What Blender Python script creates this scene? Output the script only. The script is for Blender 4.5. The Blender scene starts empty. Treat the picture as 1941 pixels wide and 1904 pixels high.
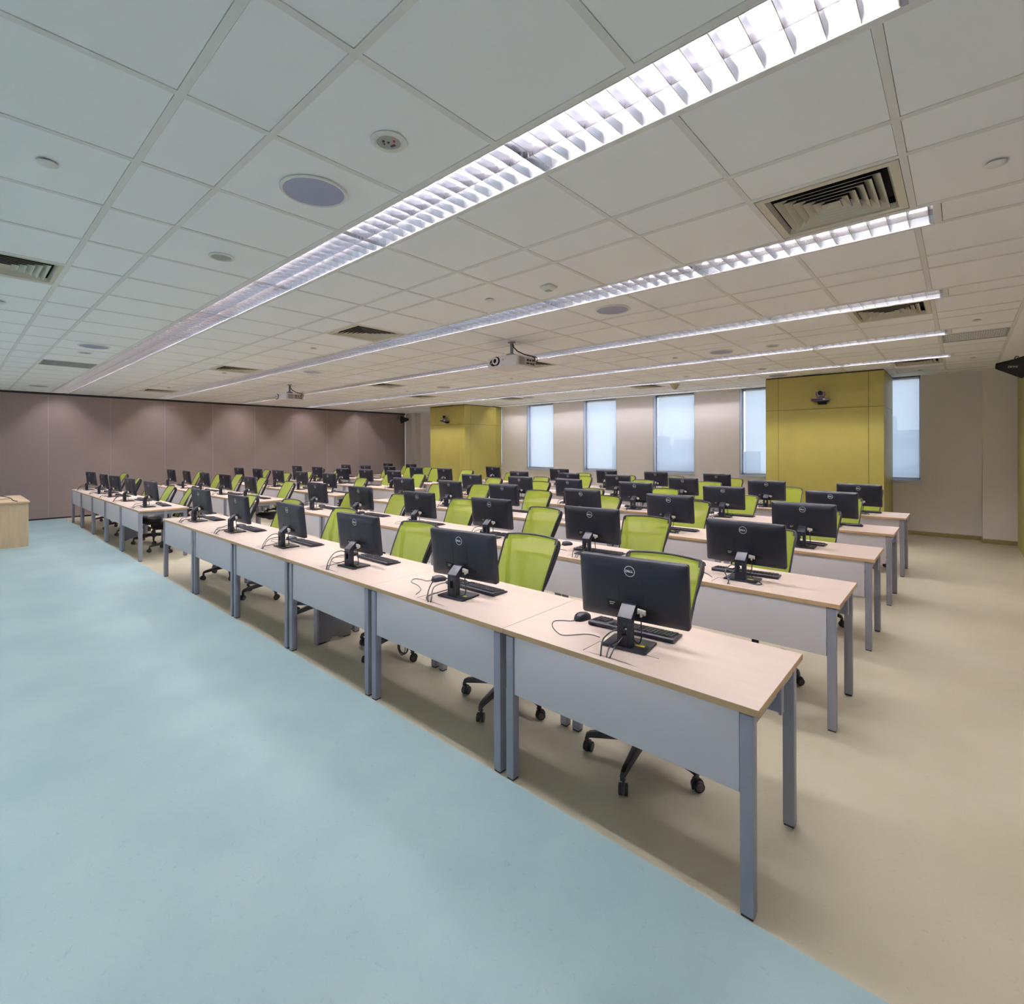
import bpy, bmesh, math, random
from mathutils import Vector, Matrix
random.seed(7)
PI = math.pi
C = bpy.context.scene.collection
SC = bpy.context.scene

# ------------------------------------------------------------------ camera
def make_camera():
    yaw, pitch, roll = 0.7287009, -0.0003343, -0.0029639
    fw = Vector((-math.sin(yaw)*math.cos(pitch), math.cos(yaw)*math.cos(pitch), math.sin(pitch)))
    rt = Vector((math.cos(yaw), math.sin(yaw), 0)); up = rt.cross(fw)
    r2 = rt*math.cos(roll)+up*math.sin(roll); u2 = -rt*math.sin(roll)+up*math.cos(roll)
    m = Matrix((r2, u2, -fw)).transposed().to_4x4()
    m.translation = Vector((0.525016, -1.871553, 1.666493))
    cd = bpy.data.cameras.new('camera'); co = bpy.data.objects.new('camera', cd); C.objects.link(co)
    co.matrix_world = m
    cd.sensor_fit = 'HORIZONTAL'; cd.sensor_width = 36; cd.lens = 36*954.896/1941
    cd.shift_x = 0.5/1941; cd.shift_y = -(952-849.29)/1941
    cd.clip_start = 0.02; cd.clip_end = 500
    SC.camera = co
make_camera()

# ------------------------------------------------------------------ world, exposure, sampling
SC.view_settings.view_transform = 'Standard'; SC.view_settings.look = 'None'
SC.view_settings.gamma = 1.0; SC.view_settings.use_curve_mapping = False
SC.view_settings.exposure = 0.0
SC.cycles.use_denoising = True
SC.cycles.max_bounces = 12; SC.cycles.diffuse_bounces = 9; SC.cycles.glossy_bounces = 4
SC.cycles.transparent_max_bounces = 8; SC.cycles.transmission_bounces = 4
SC.cycles.caustics_reflective = True; SC.cycles.caustics_refractive = False
SC.cycles.sample_clamp_indirect = 8.0
SC.cycles.use_light_tree = True
SC.cycles.blur_glossy = 0.5
TUBE_POWER = 176.0
SKY = 2.2
w = bpy.data.worlds.new('sky'); SC.world = w; w.use_nodes = True
nt = w.node_tree; bg = nt.nodes['Background']; bg.inputs[1].default_value = SKY
tc = nt.nodes.new('ShaderNodeTexCoord'); sx = nt.nodes.new('ShaderNodeSeparateXYZ')
cr = nt.nodes.new('ShaderNodeValToRGB')
nt.links.new(tc.outputs['Generated'], sx.inputs[0]); nt.links.new(sx.outputs[2], cr.inputs[0])
cr.color_ramp.elements[0].position = 0.0; cr.color_ramp.elements[0].color = (0.86, 0.89, 0.94, 1)
cr.color_ramp.elements[1].position = 0.6; cr.color_ramp.elements[1].color = (0.60, 0.72, 0.92, 1)
nt.links.new(cr.outputs[0], bg.inputs[0])

# ------------------------------------------------------------------ materials
def srgb(r, g, b):
    f = lambda c: (c/255/12.92) if c/255 <= 0.04045 else ((c/255+0.055)/1.055)**2.4
    return (f(r), f(g), f(b), 1)
M = {}
def mat(name, col, rough=0.5, metal=0.0, spec=0.5, noise=None, bump=None, coat=0.0, emit=None, strength=0):
    """noise = (scale, amount, stretch xyz, darker colour factor); bump = (scale, strength)"""
    m = bpy.data.materials.new(name); m.use_nodes = True; t = m.node_tree; b = t.nodes['Principled BSDF']
    b.inputs['Base Color'].default_value = col; b.inputs['Roughness'].default_value = rough
    b.inputs['Metallic'].default_value = metal; b.inputs['Specular IOR Level'].default_value = spec
    b.inputs['Coat Weight'].default_value = coat
    if emit:
        b.inputs['Emission Color'].default_value = emit; b.inputs['Emission Strength'].default_value = strength
    if noise or bump:
        g = t.nodes.new('ShaderNodeTexCoord')
    if noise:
        sc, amt, st = noise[:3]
        mp = t.nodes.new('ShaderNodeMapping'); mp.inputs['Scale'].default_value = st
        n = t.nodes.new('ShaderNodeTexNoise'); n.inputs['Scale'].default_value = sc
        n.inputs['Detail'].default_value = 5; n.inputs['Roughness'].default_value = 0.6
        r = t.nodes.new('ShaderNodeValToRGB')
        r.color_ramp.elements[0].position = 0.3; r.color_ramp.elements[1].position = 0.7
        r.color_ramp.elements[0].color = tuple(c*(1-amt) for c in col[:3])+(1,)
        r.color_ramp.elements[1].color = tuple(min(1, c*(1+amt*0.6)) for c in col[:3])+(1,)
        t.links.new(g.outputs['Object'], mp.inputs[0]); t.links.new(mp.outputs[0], n.inputs['Vector'])
        t.links.new(n.outputs[0], r.inputs[0]); t.links.new(r.outputs[0], b.inputs['Base Color'])
    if bump:
        n2 = t.nodes.new('ShaderNodeTexNoise'); n2.inputs['Scale'].default_value = bump[0]
        bp = t.nodes.new('ShaderNodeBump'); bp.inputs['Strength'].default_value = bump[1]; bp.inputs['Distance'].default_value = 0.002
        t.links.new(g.outputs['Object'], n2.inputs['Vector']); t.links.new(n2.outputs[0], bp.inputs['Height'])
        t.links.new(bp.outputs[0], b.inputs['Normal'])
    M[name] = m
    return m

def vinyl(name, base, fleck, light, rough):
    """marbled vinyl sheet: broad clouds, fine flecks and long streaks"""
    m = mat(name, base, rough, spec=0.35); t = m.node_tree; b = t.nodes['Principled BSDF']
    g = t.nodes.new('ShaderNodeTexCoord')
    n1 = t.nodes.new('ShaderNodeTexNoise'); n1.inputs['Scale'].default_value = 1.6; n1.inputs['Detail'].default_value = 4
    mp = t.nodes.new('ShaderNodeMapping'); mp.inputs['Scale'].default_value = (26, 34, 30)
    n2 = t.nodes.new('ShaderNodeTexNoise'); n2.inputs['Scale'].default_value = 1.0; n2.inputs['Detail'].default_value = 6
    n2.inputs['Roughness'].default_value = 0.7; n2.inputs['Distortion'].default_value = 1.4
    r1 = t.nodes.new('ShaderNodeValToRGB'); r1.color_ramp.elements[0].position = 0.35; r1.color_ramp.elements[1].position = 0.65
    r1.color_ramp.elements[0].color = base; r1.color_ramp.elements[1].color = light
    r2 = t.nodes.new('ShaderNodeValToRGB'); r2.color_ramp.elements[0].position = 0.28; r2.color_ramp.elements[1].position = 0.42
    r2.color_ramp.elements[0].color = (1, 1, 1, 1); r2.color_ramp.elements[1].color = (0, 0, 0, 1)
    mx = t.nodes.new('ShaderNodeMixRGB'); mx.inputs[2].default_value = fleck
    ml = t.nodes.new('ShaderNodeMath'); ml.operation = 'MULTIPLY'; ml.inputs[1].default_value = 0.45
    t.links.new(g.outputs['Object'], n1.inputs['Vector']); t.links.new(g.outputs['Object'], mp.inputs[0])
    t.links.new(mp.outputs[0], n2.inputs['Vector']); t.links.new(n1.outputs[0], r1.inputs[0]); t.links.new(n2.outputs[0], r2.inputs[0])
    t.links.new(r2.outputs[0], ml.inputs[0]); t.links.new(ml.outputs[0], mx.inputs[0]); t.links.new(r1.outputs[0], mx.inputs[1])
    t.links.new(mx.outputs[0], b.inputs['Base Color'])
    rr = t.nodes.new('ShaderNodeMapRange'); rr.inputs[3].default_value = rough-0.06; rr.inputs[4].default_value = rough+0.10
    t.links.new(n2.outputs[0], rr.inputs[0]); t.links.new(rr.outputs[0], b.inputs['Roughness'])
    return m

vinyl('floor_blue', srgb(146, 172, 176), srgb(112, 144, 156), srgb(158, 182, 184), 0.42)
vinyl('floor_beige', srgb(184, 176, 152), srgb(158, 150, 124), srgb(192, 185, 163), 0.40)
mat('ceiling_tile', srgb(248, 247, 246), 0.9, bump=(180, 0.15))
mat('ceiling_tee', srgb(228, 225, 220), 0.6)
mat('ceiling_gap', srgb(120, 116, 110), 0.9)
mat('wall_paint', srgb(230, 224, 222), 0.85, spec=0.15, bump=(90, 0.05))
mat('yellow_laminate', srgb(168, 157, 80), 0.45, noise=(3, 0.05, (1, 1, 1)))
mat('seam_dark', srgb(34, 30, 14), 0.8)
mat('partition_fabric', srgb(140, 124, 119), 0.95, noise=(120, 0.10, (1, 1, 1)))
mat('partition_edge', srgb(150, 146, 152), 0.4, metal=0.3)
mat('black_track', srgb(18, 16, 16), 0.6)
mat('skirting', srgb(150, 142, 96), 0.5)
mat('alu_frame', srgb(190, 195, 208), 0.45, metal=0.2)
mat('white_frame', srgb(225, 225, 225), 0.5)
mat('maple', srgb(218, 199, 187), 0.38, noise=(1.6, 0.045, (1.0, 11, 6)), spec=0.4)
mat('maple_edge', srgb(192, 160, 120), 0.5, noise=(2.2, 0.08, (1.5, 20, 20)))
mat('maple_panel', srgb(214, 186, 152), 0.5, noise=(2.5, 0.10, (12, 12, 1)))
mat('grey_metal', srgb(146, 147, 160), 0.42, metal=0.15)
mat('grey_panel', srgb(216, 210, 216), 0.5)
mat('dark_grey_panel', srgb(120, 118, 128), 0.55)
mat('dark_line', srgb(60, 46, 38), 0.8)
mat('black_plastic', srgb(22, 24, 37), 0.42, spec=0.42, bump=(400, 0.08))
mat('black_gloss', srgb(14, 14, 16), 0.15)
mat('black_key', srgb(38, 37, 44), 0.5)
mat('black_cable', srgb(22, 21, 24), 0.5)
mat('slot_black', srgb(8, 8, 10), 0.8)
mat('logo_silver', srgb(240, 240, 244), 0.5)
mat('connector_white', srgb(214, 206, 198), 0.5)
mat('yellow_sticker', srgb(214, 206, 40), 0.5)
mat('chair_plastic', srgb(28, 27, 34), 0.48)
mat('seat_fabric', srgb(22, 21, 24), 0.95, noise=(150, 0.2, (1, 1, 1)))
mat('caster_rubber', srgb(24, 23, 26), 0.6)
mat('caster_rim', srgb(70, 68, 72), 0.5)
mat('reflector', (0.90, 0.90, 0.93, 1), 0.36, metal=1.0)
mat('louvre_alu', (0.84, 0.84, 0.90, 1), 0.20, metal=1.0)
mat('lamp_housing', srgb(205, 196, 196), 0.5)
mat('tube_glow', (1, 1, 1, 1), 0.5, emit=(1.0, 0.95, 0.985, 1), strength=TUBE_POWER)
mat('tube_cap', srgb(210, 210, 210), 0.4)
mat('diffuser_cream', srgb(205, 198, 178), 0.6)
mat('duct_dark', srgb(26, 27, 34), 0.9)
mat('white_plastic', srgb(222, 220, 214), 0.45)
mat('speaker_grille', srgb(150, 152, 176), 0.6)
mat('grey_cap', srgb(150, 152, 146), 0.6)
mat('olive_cap', srgb(168, 160, 126), 0.6)
mat('red_lamp', srgb(190, 30, 30), 0.4)
mat('projector_white', srgb(228, 220, 222), 0.4)
mat('projector_side', srgb(184, 172, 162), 0.5)
mat('steel', srgb(130, 132, 134), 0.4, metal=0.5)
mat('camera_grey', srgb(108, 96, 116), 0.35, metal=0.3)
mat('lens_glass', srgb(10, 8, 18), 0.08)
mat('antenna_black', srgb(10, 10, 11), 0.55)
mat('print_white', srgb(200, 200, 200), 0.6)
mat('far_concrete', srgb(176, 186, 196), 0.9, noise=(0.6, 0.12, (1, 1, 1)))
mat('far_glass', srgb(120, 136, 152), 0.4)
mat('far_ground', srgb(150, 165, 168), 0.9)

def fabric_mesh():
    m = mat('green_mesh', srgb(160, 186, 44), 0.8); t = m.node_tree; b = t.nodes['Principled BSDF']
    b.inputs['Sheen Weight'].default_value = 0.2
    g = t.nodes.new('ShaderNodeTexCoord'); wv = t.nodes.new('ShaderNodeTexWave'); wv.wave_type = 'BANDS'; wv.bands_direction = 'Z'
    wv.inputs['Scale'].default_value = 60; wv.inputs['Distortion'].default_value = 1.2; wv.inputs['Detail Scale'].default_value = 20
    r = t.nodes.new('ShaderNodeValToRGB')
    r.color_ramp.elements[0].color = srgb(152, 170, 40); r.color_ramp.elements[1].color = srgb(180, 194, 60)
    t.links.new(g.outputs['Object'], wv.inputs['Vector']); t.links.new(wv.outputs[0], r.inputs[0]); t.links.new(r.outputs[0], b.inputs['Base Color'])
    tr = t.nodes.new('ShaderNodeBsdfTransparent'); ms = t.nodes.new('ShaderNodeMixShader'); ms.inputs[0].default_value = 0.12
    tl = t.nodes.new('ShaderNodeBsdfTranslucent'); tl.inputs[0].default_value = srgb(160, 186, 44)
    m2 = t.nodes.new('ShaderNodeMixShader'); m2.inputs[0].default_value = 0.25
    out = t.nodes['Material Output']
    t.links.new(b.outputs[0], m2.inputs[1]); t.links.new(tl.outputs[0], m2.inputs[2])
    t.links.new(m2.outputs[0], ms.inputs[1]); t.links.new(tr.outputs[0], ms.inputs[2]); t.links.new(ms.outputs[0], out.inputs[0])
fabric_mesh()
def blind_mat():
    m = mat('blind_fabric', srgb(226, 230, 236), 0.8); t = m.node_tree; b = t.nodes['Principled BSDF']
    tl = t.nodes.new('ShaderNodeBsdfTranslucent'); tl.inputs[0].default_value = srgb(236, 240, 246)
    tr = t.nodes.new('ShaderNodeBsdfTransparent'); a = t.nodes.new('ShaderNodeMixShader'); a.inputs[0].default_value = 0.6
    c = t.nodes.new('ShaderNodeMixShader'); c.inputs[0].default_value = 0.38
    t.links.new(b.outputs[0], a.inputs[1]); t.links.new(tl.outputs[0], a.inputs[2])
    t.links.new(a.outputs[0], c.inputs[1]); t.links.new(tr.outputs[0], c.inputs[2]); t.links.new(c.outputs[0], t.nodes['Material Output'].inputs[0])
blind_mat()
def glass_mat():
    m = mat('window_glass', (0.9, 0.95, 1, 1), 0.05); t = m.node_tree
    tr = t.nodes.new('ShaderNodeBsdfTransparent'); tr.inputs[0].default_value = (0.90, 0.95, 0.98, 1)
    gl = t.nodes.new('ShaderNodeBsdfGlossy'); gl.inputs['Roughness'].default_value = 0.03
    c = t.nodes.new('ShaderNodeMixShader'); c.inputs[0].default_value = 0.06
    t.links.new(tr.outputs[0], c.inputs[1]); t.links.new(gl.outputs[0], c.inputs[2]); t.links.new(c.outputs[0], t.nodes['Material Output'].inputs[0])
glass_mat()

# ------------------------------------------------------------------ mesh helpers
class MB:
    def __init__(s): s.v = []; s.f = []; s.m = []; s.mi = 0
    def add(s, vs, fs):
        o = len(s.v); s.v += [tuple(v) for v in vs]; s.f += [tuple(i+o for i in f) for f in fs]; s.m += [s.mi]*len(fs)
        return s
    def box(s, x0, x1, y0, y1, z0, z1, mx=None):
        vs = [(x, y, z) for z in (z0, z1) for x, y in ((x0, y0), (x1, y0), (x1, y1), (x0, y1))]
        if mx is not None: vs = [mx @ Vector(v) for v in vs]
        return s.add(vs, [(3, 2, 1, 0), (4, 5, 6, 7), (0, 1, 5, 4), (1, 2, 6, 5), (2, 3, 7, 6), (3, 0, 4, 7)])
    def cyl(s, p0, p1, r0, r1=None, n=16, caps=True):
        p0, p1 = Vector(p0), Vector(p1); r1 = r0 if r1 is None else r1
        d = (p1-p0).normalized(); a = d.orthogonal().normalized(); b = d.cross(a)
        vs = []
        for p, r in ((p0, r0), (p1, r1)):
            for k in range(n):
                t = 2*PI*k/n; vs.append(p+a*math.cos(t)*r+b*math.sin(t)*r)
        fs = [(k, (k+1) % n, n+(k+1) % n, n+k) for k in range(n)]
        if caps: fs += [tuple(range(n-1, -1, -1)), tuple(range(n, 2*n))]
        return s.add(vs, fs)
    def tube(s, pts, r, n=8, closed=False):
        pts = [Vector(p) for p in pts]; N = len(pts); vs = []; prev = None
        for i in range(N):
            if closed: d = pts[(i+1) % N]-pts[i-1]
            else: d = pts[min(i+1, N-1)]-pts[max(i-1, 0)]
            d.normalize()
            if prev is None: a = d.orthogonal().normalized()
            else: a = (prev-d*prev.dot(d)).normalized()
            prev = a; b = d.cross(a)
            for k in range(n):
                t = 2*PI*k/n; vs.append(pts[i]+a*math.cos(t)*r+b*math.sin(t)*r)
        fs = []
        for i in range(N if closed else N-1):
            j = (i+1) % N
            for k in range(n): fs.append((i*n+k, i*n+(k+1) % n, j*n+(k+1) % n, j*n+k))
        if not closed: fs += [tuple(range(n-1, -1, -1)), tuple((N-1)*n+k for k in range(n))]
        return s.add(vs, fs)
    def prism(s, poly, d, axis='x', a0=0.0):
        """extrude a 2-D polygon along an axis from a0 to a0+d; poly coords are the two other axes in order"""
        n = len(poly)
        def P(p, t): return {'x': (t, p[0], p[1]), 'y': (p[0], t, p[1]), 'z': (p[0], p[1], t)}[axis]
        vs = [P(p, a0) for p in poly]+[P(p, a0+d) for p in poly]
        fs = [(k, (k+1) % n, n+(k+1) % n, n+k) for k in range(n)]+[tuple(range(n-1, -1, -1)), tuple(range(n, 2*n))]
        return s.add(vs, fs)
    def lathe(s, prof, n=32, c=(0, 0, 0)):
        vs = []; 
        for r, z in prof:
            for k in range(n):
                t = 2*PI*k/n; vs.append((c[0]+r*math.cos(t), c[1]+r*math.sin(t), c[2]+z))
        fs = []
        for i in range(len(prof)-1):
            for k in range(n): fs.append((i*n+k, i*n+(k+1) % n, (i+1)*n+(k+1) % n, (i+1)*n+k))
        return s.add(vs, fs)
    def quad(s, a, b, c, d): return s.add([a, b, c, d], [(0, 1, 2, 3)])
    def build(s, name, mats, parent=None, bevel=0, smooth=False, seg=2, recalc=True):
        me = bpy.data.meshes.new(name); me.from_pydata(s.v, [], s.f)
        for mt in (mats if isinstance(mats, (list, tuple)) else [mats]): me.materials.append(M[mt])
        me.polygons.foreach_set('material_index', s.m)
        bm = bmesh.new(); bm.from_mesh(me)
        if recalc: bmesh.ops.recalc_face_normals(bm, faces=bm.faces)
        if bevel:
            ed = [e for e in bm.edges if len(e.link_faces) == 2 and e.calc_face_angle(0) > 0.6]
            bmesh.ops.bevel(bm, geom=ed, offset=bevel, segments=seg, profile=0.6, affect='EDGES', clamp_overlap=True)
        bm.to_mesh(me); bm.free()
        if smooth or bevel:
            me.shade_smooth()
            me.set_sharp_from_angle(angle=math.radians(38))
        me.update()
        o = bpy.data.objects.new(name, me); C.objects.link(o)
        if parent: o.parent = parent
        return o
def tag(o, label=None, cat=None, group=None, kind=None):
    if label: o['label'] = label
    if cat: o['category'] = cat
    if group: o['group'] = group
    if kind: o['kind'] = kind
    return o
def empty(name, loc=(0, 0, 0), rz=0):
    o = bpy.data.objects.new(name, None); C.objects.link(o); o.location = loc; o.rotation_euler = (0, 0, rz); o.empty_display_size = 0.1
    return o
def copy_tree(o, parent=None):
    c = o.copy(); C.objects.link(c)
    if parent: c.parent = parent
    for ch in list(o.children): copy_tree(ch, c)
    return c
def struct(o): o['kind'] = 'structure'; return o
def text_mesh(body, size, name='t', offset=0.0, depth=0.0):
    cu = bpy.data.curves.new(name, 'FONT'); cu.body = body; cu.size = size; cu.align_x = 'CENTER'; cu.align_y = 'CENTER'
    cu.offset = offset; cu.extrude = depth; cu.resolution_u = 3
    ob = bpy.data.objects.new(name, cu); C.objects.link(ob)
    bpy.context.view_layer.update()
    me = bpy.data.meshes.new_from_object(ob.evaluated_get(bpy.context.evaluated_depsgraph_get()))
    vs = [v.co.copy() for v in me.vertices]; fs = [tuple(p.vertices) for p in me.polygons]
    bpy.data.objects.remove(ob); bpy.data.curves.remove(cu); bpy.data.meshes.remove(me)
    return vs, fs

# ------------------------------------------------------------------ room dimensions
H = 3.0                      # ceiling
XL, XR = -15.60, 1.25        # partition, wall beside the camera
YB, YF = 10.30, -7.00        # window wall, wall behind the camera
W, D, PITCH, AISLE = 1.2117, 0.6471, 1.5606, 1.2240

# ------------------------------------------------------------------ floor
b = MB(); b.box(XL-0.3, XR+0.2, YF-0.2, 0.0, -0.12, 0.0); b.mi = 1; b.box(XL-0.3, XR+0.2, 0.0, YB+0.3, -0.12, 0.0)
struct(b.build('floor', ['floor_blue', 'floor_beige']))

# ------------------------------------------------------------------ ceiling
G, GX = 0.6642, 0.342
CY = [-2.0885+1.996*k for k in range(7)]        # centre lines of the lamp strips (first one is in front of the frame)
def ceiling():
    b = MB()
    # tees
    ybars = []
    for c in [CY[0]-3.992, CY[0]-1.996]+CY:
        for a0, a1 in ((-0.185, -0.15), (0.15, 0.185), (0.79, 0.82), (1.125, 1.155)): ybars.append((c+a0, c+a1))
    ybars = sorted(y for y in ybars if y[0] > YF+0.05 and y[1] < YB-0.02)
    xb = [GX-G*k for k in range(0, 26)]
    b.mi = 1
    for y0, y1 in ybars: b.box(XL, 0.975, y0, y1, H, H+0.02)
    b.box(0.945, 0.975, YF, YB, H-0.001, H+0.02)
    edges = [(YF, YF)]+ybars+[(YB, YB)]
    CYA = [CY[0]-3.992, CY[0]-1.996]+CY
    strips = [(c-0.15, c+0.15) for c in CYA]
    for (a0, a1), (c0, c1) in zip(edges[:-1], edges[1:]):
        lamp = any(abs(a1-s[0]) < 0.02 and abs(c0-s[1]) < 0.02 for s in strips)
        yc = (a1+c0)/2
        if lamp:
            k = min(range(9), key=lambda q: abs(CYA[q]-yc))-2
            if k == 0:         # plain tiles where no lamps run
                b.mi = 0; b.box(XL, 0.943, a1+0.002, c0-0.002, H+0.004, H+0.02); continue
            xe = -3.04 if k == 6 else 0.41
            xl = -10.9 if k == 6 else -15.39
            b.mi = 1; b.box(xe, xe+0.033, a1, c0, H, H+0.02)
            b.mi = 0
            b.box(xe+0.036, 0.943 if k != 6 else -0.30, a1+0.002, c0-0.002, H+0.004, H+0.02)
            b.box(XL, xl, a1+0.002, c0-0.002, H+0.004, H+0.02)
            if k == 6: b.box(-0.30, 0.943, a1+0.002, c0-0.002, H+0.004, H+0.02)
            continue
        for x in xb:
            b.mi = 1; b.box(x-0.03, x, a1, c0, H, H+0.02)
        xs = [0.945]+[v for x in xb for v in (x, x-0.03)]+[XL]
        for i in range(0, len(xs)-1, 2):
            x1, x0 = xs[i], xs[i+1]
            if x1-x0 < 0.02: continue
            if (round(x0, 2), round(yc, 2)) in SKIP: continue
            b.mi = 0; b.box(x0+0.002, x1-0.002, a1+0.002, c0-0.002, H+0.003, H+0.02)
    b.mi = 0; b.box(0.975, XR, YF, YB, H, H+0.02)
    b.mi = 2; b.box(XL-0.2, XR+0.2, YF-0.2, YB+0.2, H+0.30, H+0.34)
    b.box(XL-0.2, XR+0.2, YF-0.2, YF-0.15, H, H+0.34); b.box(XL-0.2, XR+0.2, YB+0.15, YB+0.2, H, H+0.34)
    b.box(XL-0.2, XL-0.15, YF-0.2, YB+0.2, H, H+0.34); b.box(XR+0.15, XR+0.2, YF-0.2, YB+0.2, H, H+0.34)
    struct(b.build('ceiling', ['ceiling_tile', 'ceiling_tee', 'ceiling_gap']))
# square air outlets take the place of a whole tile: (tile left x, tile centre y)
def tile_x(k): return GX-G*(k+1)        # left tee line of tile k (k=0 between GX and GX-G)
TY1, TY2 = 0.4875, 1.485                # tile rows after a strip: first and second wide row (offset from strip centre)
DIFF = []                                # (k, strip, row)
for s, row, ks in ((1, 2, (0, 7, 13, 20)), (0, 1, (7,)), (3, 1, (0, 7, 13)), (5, 1, (0, 7, 13)), (4, 1, (15,))):
    for k in ks: DIFF.append((k, s, row))
def diff_pos(d):
    k, s, row = d
    return (GX-G*k-G/2-0.015, CY[s]+(TY1 if row == 1 else TY2) - (0 if row == 1 else 0.0))
SKIP = set()
for d in DIFF:
    k, s, row = d
    yc = CY[s]+((0.185+0.79)/2 if row == 1 else (1.155+1.811)/2)
    SKIP.add((round(GX-G*(k+1), 2), round(yc, 2)))
ceiling()

# ------------------------------------------------------------------ walls
WIN = [(-13.95, -12.90), (-11.81, -10.76), (-9.67, -8.65), (-7.55, -6.51), (-5.40, -4.35), (-3.27, -2.20), (-1.12, -0.045)]
WZ = 1.02
def walls():
    b = MB(); x = XL-0.2
    for a, c in WIN:
        b.box(x, a, YB, YB+0.22, 0, H+0.02); b.box(a, c, YB, YB+0.22, 0, WZ); x = c
    b.box(x, XR+0.2, YB, YB+0.22, 0, H+0.02)
    struct(b.build('wall_back', 'wall_paint'))
    b = MB(); b.box(0.80, XR, 10.02, YB, 0, H)
    struct(b.build('wall_rear', 'wall_paint'))
    b = MB(); b.box(XL, -15.15, 9.98, YB, 0, H); b.box(-15.15, -15.06, 10.12, YB, 0, H)
    struct(b.build('wall_far', 'wall_paint'))
    b = MB(); b.box(XR, XR+0.15, YF, YB, 0, H)
    struct(b.build('wall_right', 'wall_paint'))
    # yellow panelled pilaster on it
    b = MB()
    for a, c in ((8.70, 9.31), (9.316, 9.95)):
        b.box(XR-0.03, XR, a, c, 0, 2.395); b.box(XR-0.03, XR, a, c, 2.401, H-0.01)
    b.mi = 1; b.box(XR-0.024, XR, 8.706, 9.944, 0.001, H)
    struct(b.build('pillar', ['yellow_laminate', 'seam_dark']))
    b = MB(); b.box(XL-0.2, XR+0.2, YF-0.15, YF, 0, H)
    struct(b.build('wall_front', 'wall_paint'))
    # sliding partition of tall fabric panels
    b = MB(); y = -0.28-1.17*4
    while y < YB-0.25:
        y1 = min(y+1.17, 9.98)
        b.mi = 0; b.box(XL-0.09, XL, max(y, YF)+0.005, y1-0.005, 0.035, H-0.045)
        b.mi = 1; b.box(XL-0.09, XL+0.002, max(y, YF)-0.005, max(y, YF)+0.005, 0.035, H-0.045)
        y += 1.17
    struct(b.build('wall_left', ['partition_fabric', 'partition_edge']))
    b = MB(); b.box(XL-0.12, XL+0.012, YF, 9.98, H-0.045, H+0.01); struct(b.build('trim_1', 'black_track'))
    b = MB(); b.box(XL-0.08, XL-0.01, YF, 9.98, 0.0, 0.04); struct(b.build('trim_2', 'black_track'))
    # coved skirting
    def skirt(name, pts):
        b = MB()
        for (x0, y0), (x1, y1) in zip(pts[:-1], pts[1:]):
            if abs(x1-x0) > abs(y1-y0): b.box(min(x0, x1), max(x0, x1), y0-0.012, y0, 0, 0.075)
            else: b.box(x0-0.012, x0, min(y0, y1)-0.012, max(y0, y1), 0, 0.075)
        return struct(b.build(name, 'skirting', bevel=0.004))
    skirt('baseboard_back', [(-15.06, YB), (0.80, YB), (0.80, 10.02), (XR, 10.02)])
    skirt('baseboard_right', [(XR, 10.02), (XR, YF)])
walls()

def window(i, a, c):
    b = MB(); z0 = WZ; y0, y1 = YB+0.10, YB+0.15
    b.box(a, a+0.032, y0, y1, z0, H); b.box(c-0.03, c, y0, y1, z0, H); b.box(a, c, y0, y1, z0, z0+0.05); b.box(a, c, y0, y1, H-0.05, H)
    b.box(a, a+0.006, YB-0.004, YB+0.10, z0, H); b.box(c-0.006, c, YB-0.004, YB+0.10, z0, H); b.box(a-0.03, a+0.006, YB-0.010, YB-0.001, z0-0.03, H)
    b.box(a-0.03, c+0.012, YB-0.03, YB-0.0005, z0-0.05, z0+0.004); b.box(a, c, YB-0.0005, YB+0.14, z0, z0+0.004)
    f = struct(b.build('window_%d' % i, 'alu_frame', bevel=0.003))
    MB().box(a+0.05, c-0.03, YB+0.125, YB+0.131, z0+0.05, H-0.05).build('pane', 'window_glass', f)
    # roller blind let down to the sill
    r = empty('roller_blind', ((a+c)/2, YB+0.05, z0))
    hw = (c-a)/2-0.03
    MB().box(-hw+0.06, hw, -0.001, 0.001, 0.05, H-z0-0.04).build('blind_fabric', 'blind_fabric', r)
    MB().cyl((-hw+0.08, 0, H-z0-0.03), (hw, 0, H-z0-0.03), 0.022, n=14).build('roller', 'white_frame', r, smooth=True)
    MB().box(-hw+0.06, hw, -0.008, 0.008, 0.03, 0.055).build('bottom_bar', 'white_frame', r, bevel=0.003)
    MB().tube([(-hw+0.03, -0.01, H-z0-0.05), (-hw+0.03, -0.012, 0.6)], 0.003, 6).build('pull_chain', 'white_frame', r)
    return r
places = ['hidden in part beside the partition corner', 'in the window behind the far yellow column', 'in the window next past the far yellow column', 'in the second window from the far yellow column', 'in the second window from the near yellow column', 'in the window cut off by the near yellow column', 'in the window beyond the near yellow column']
for i, (a, c) in enumerate(WIN):
    r = window(i+1, a, c)
    tag(r, 'white roller blind let down, '+places[i], 'blind', 'roller blinds over the windows')

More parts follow.
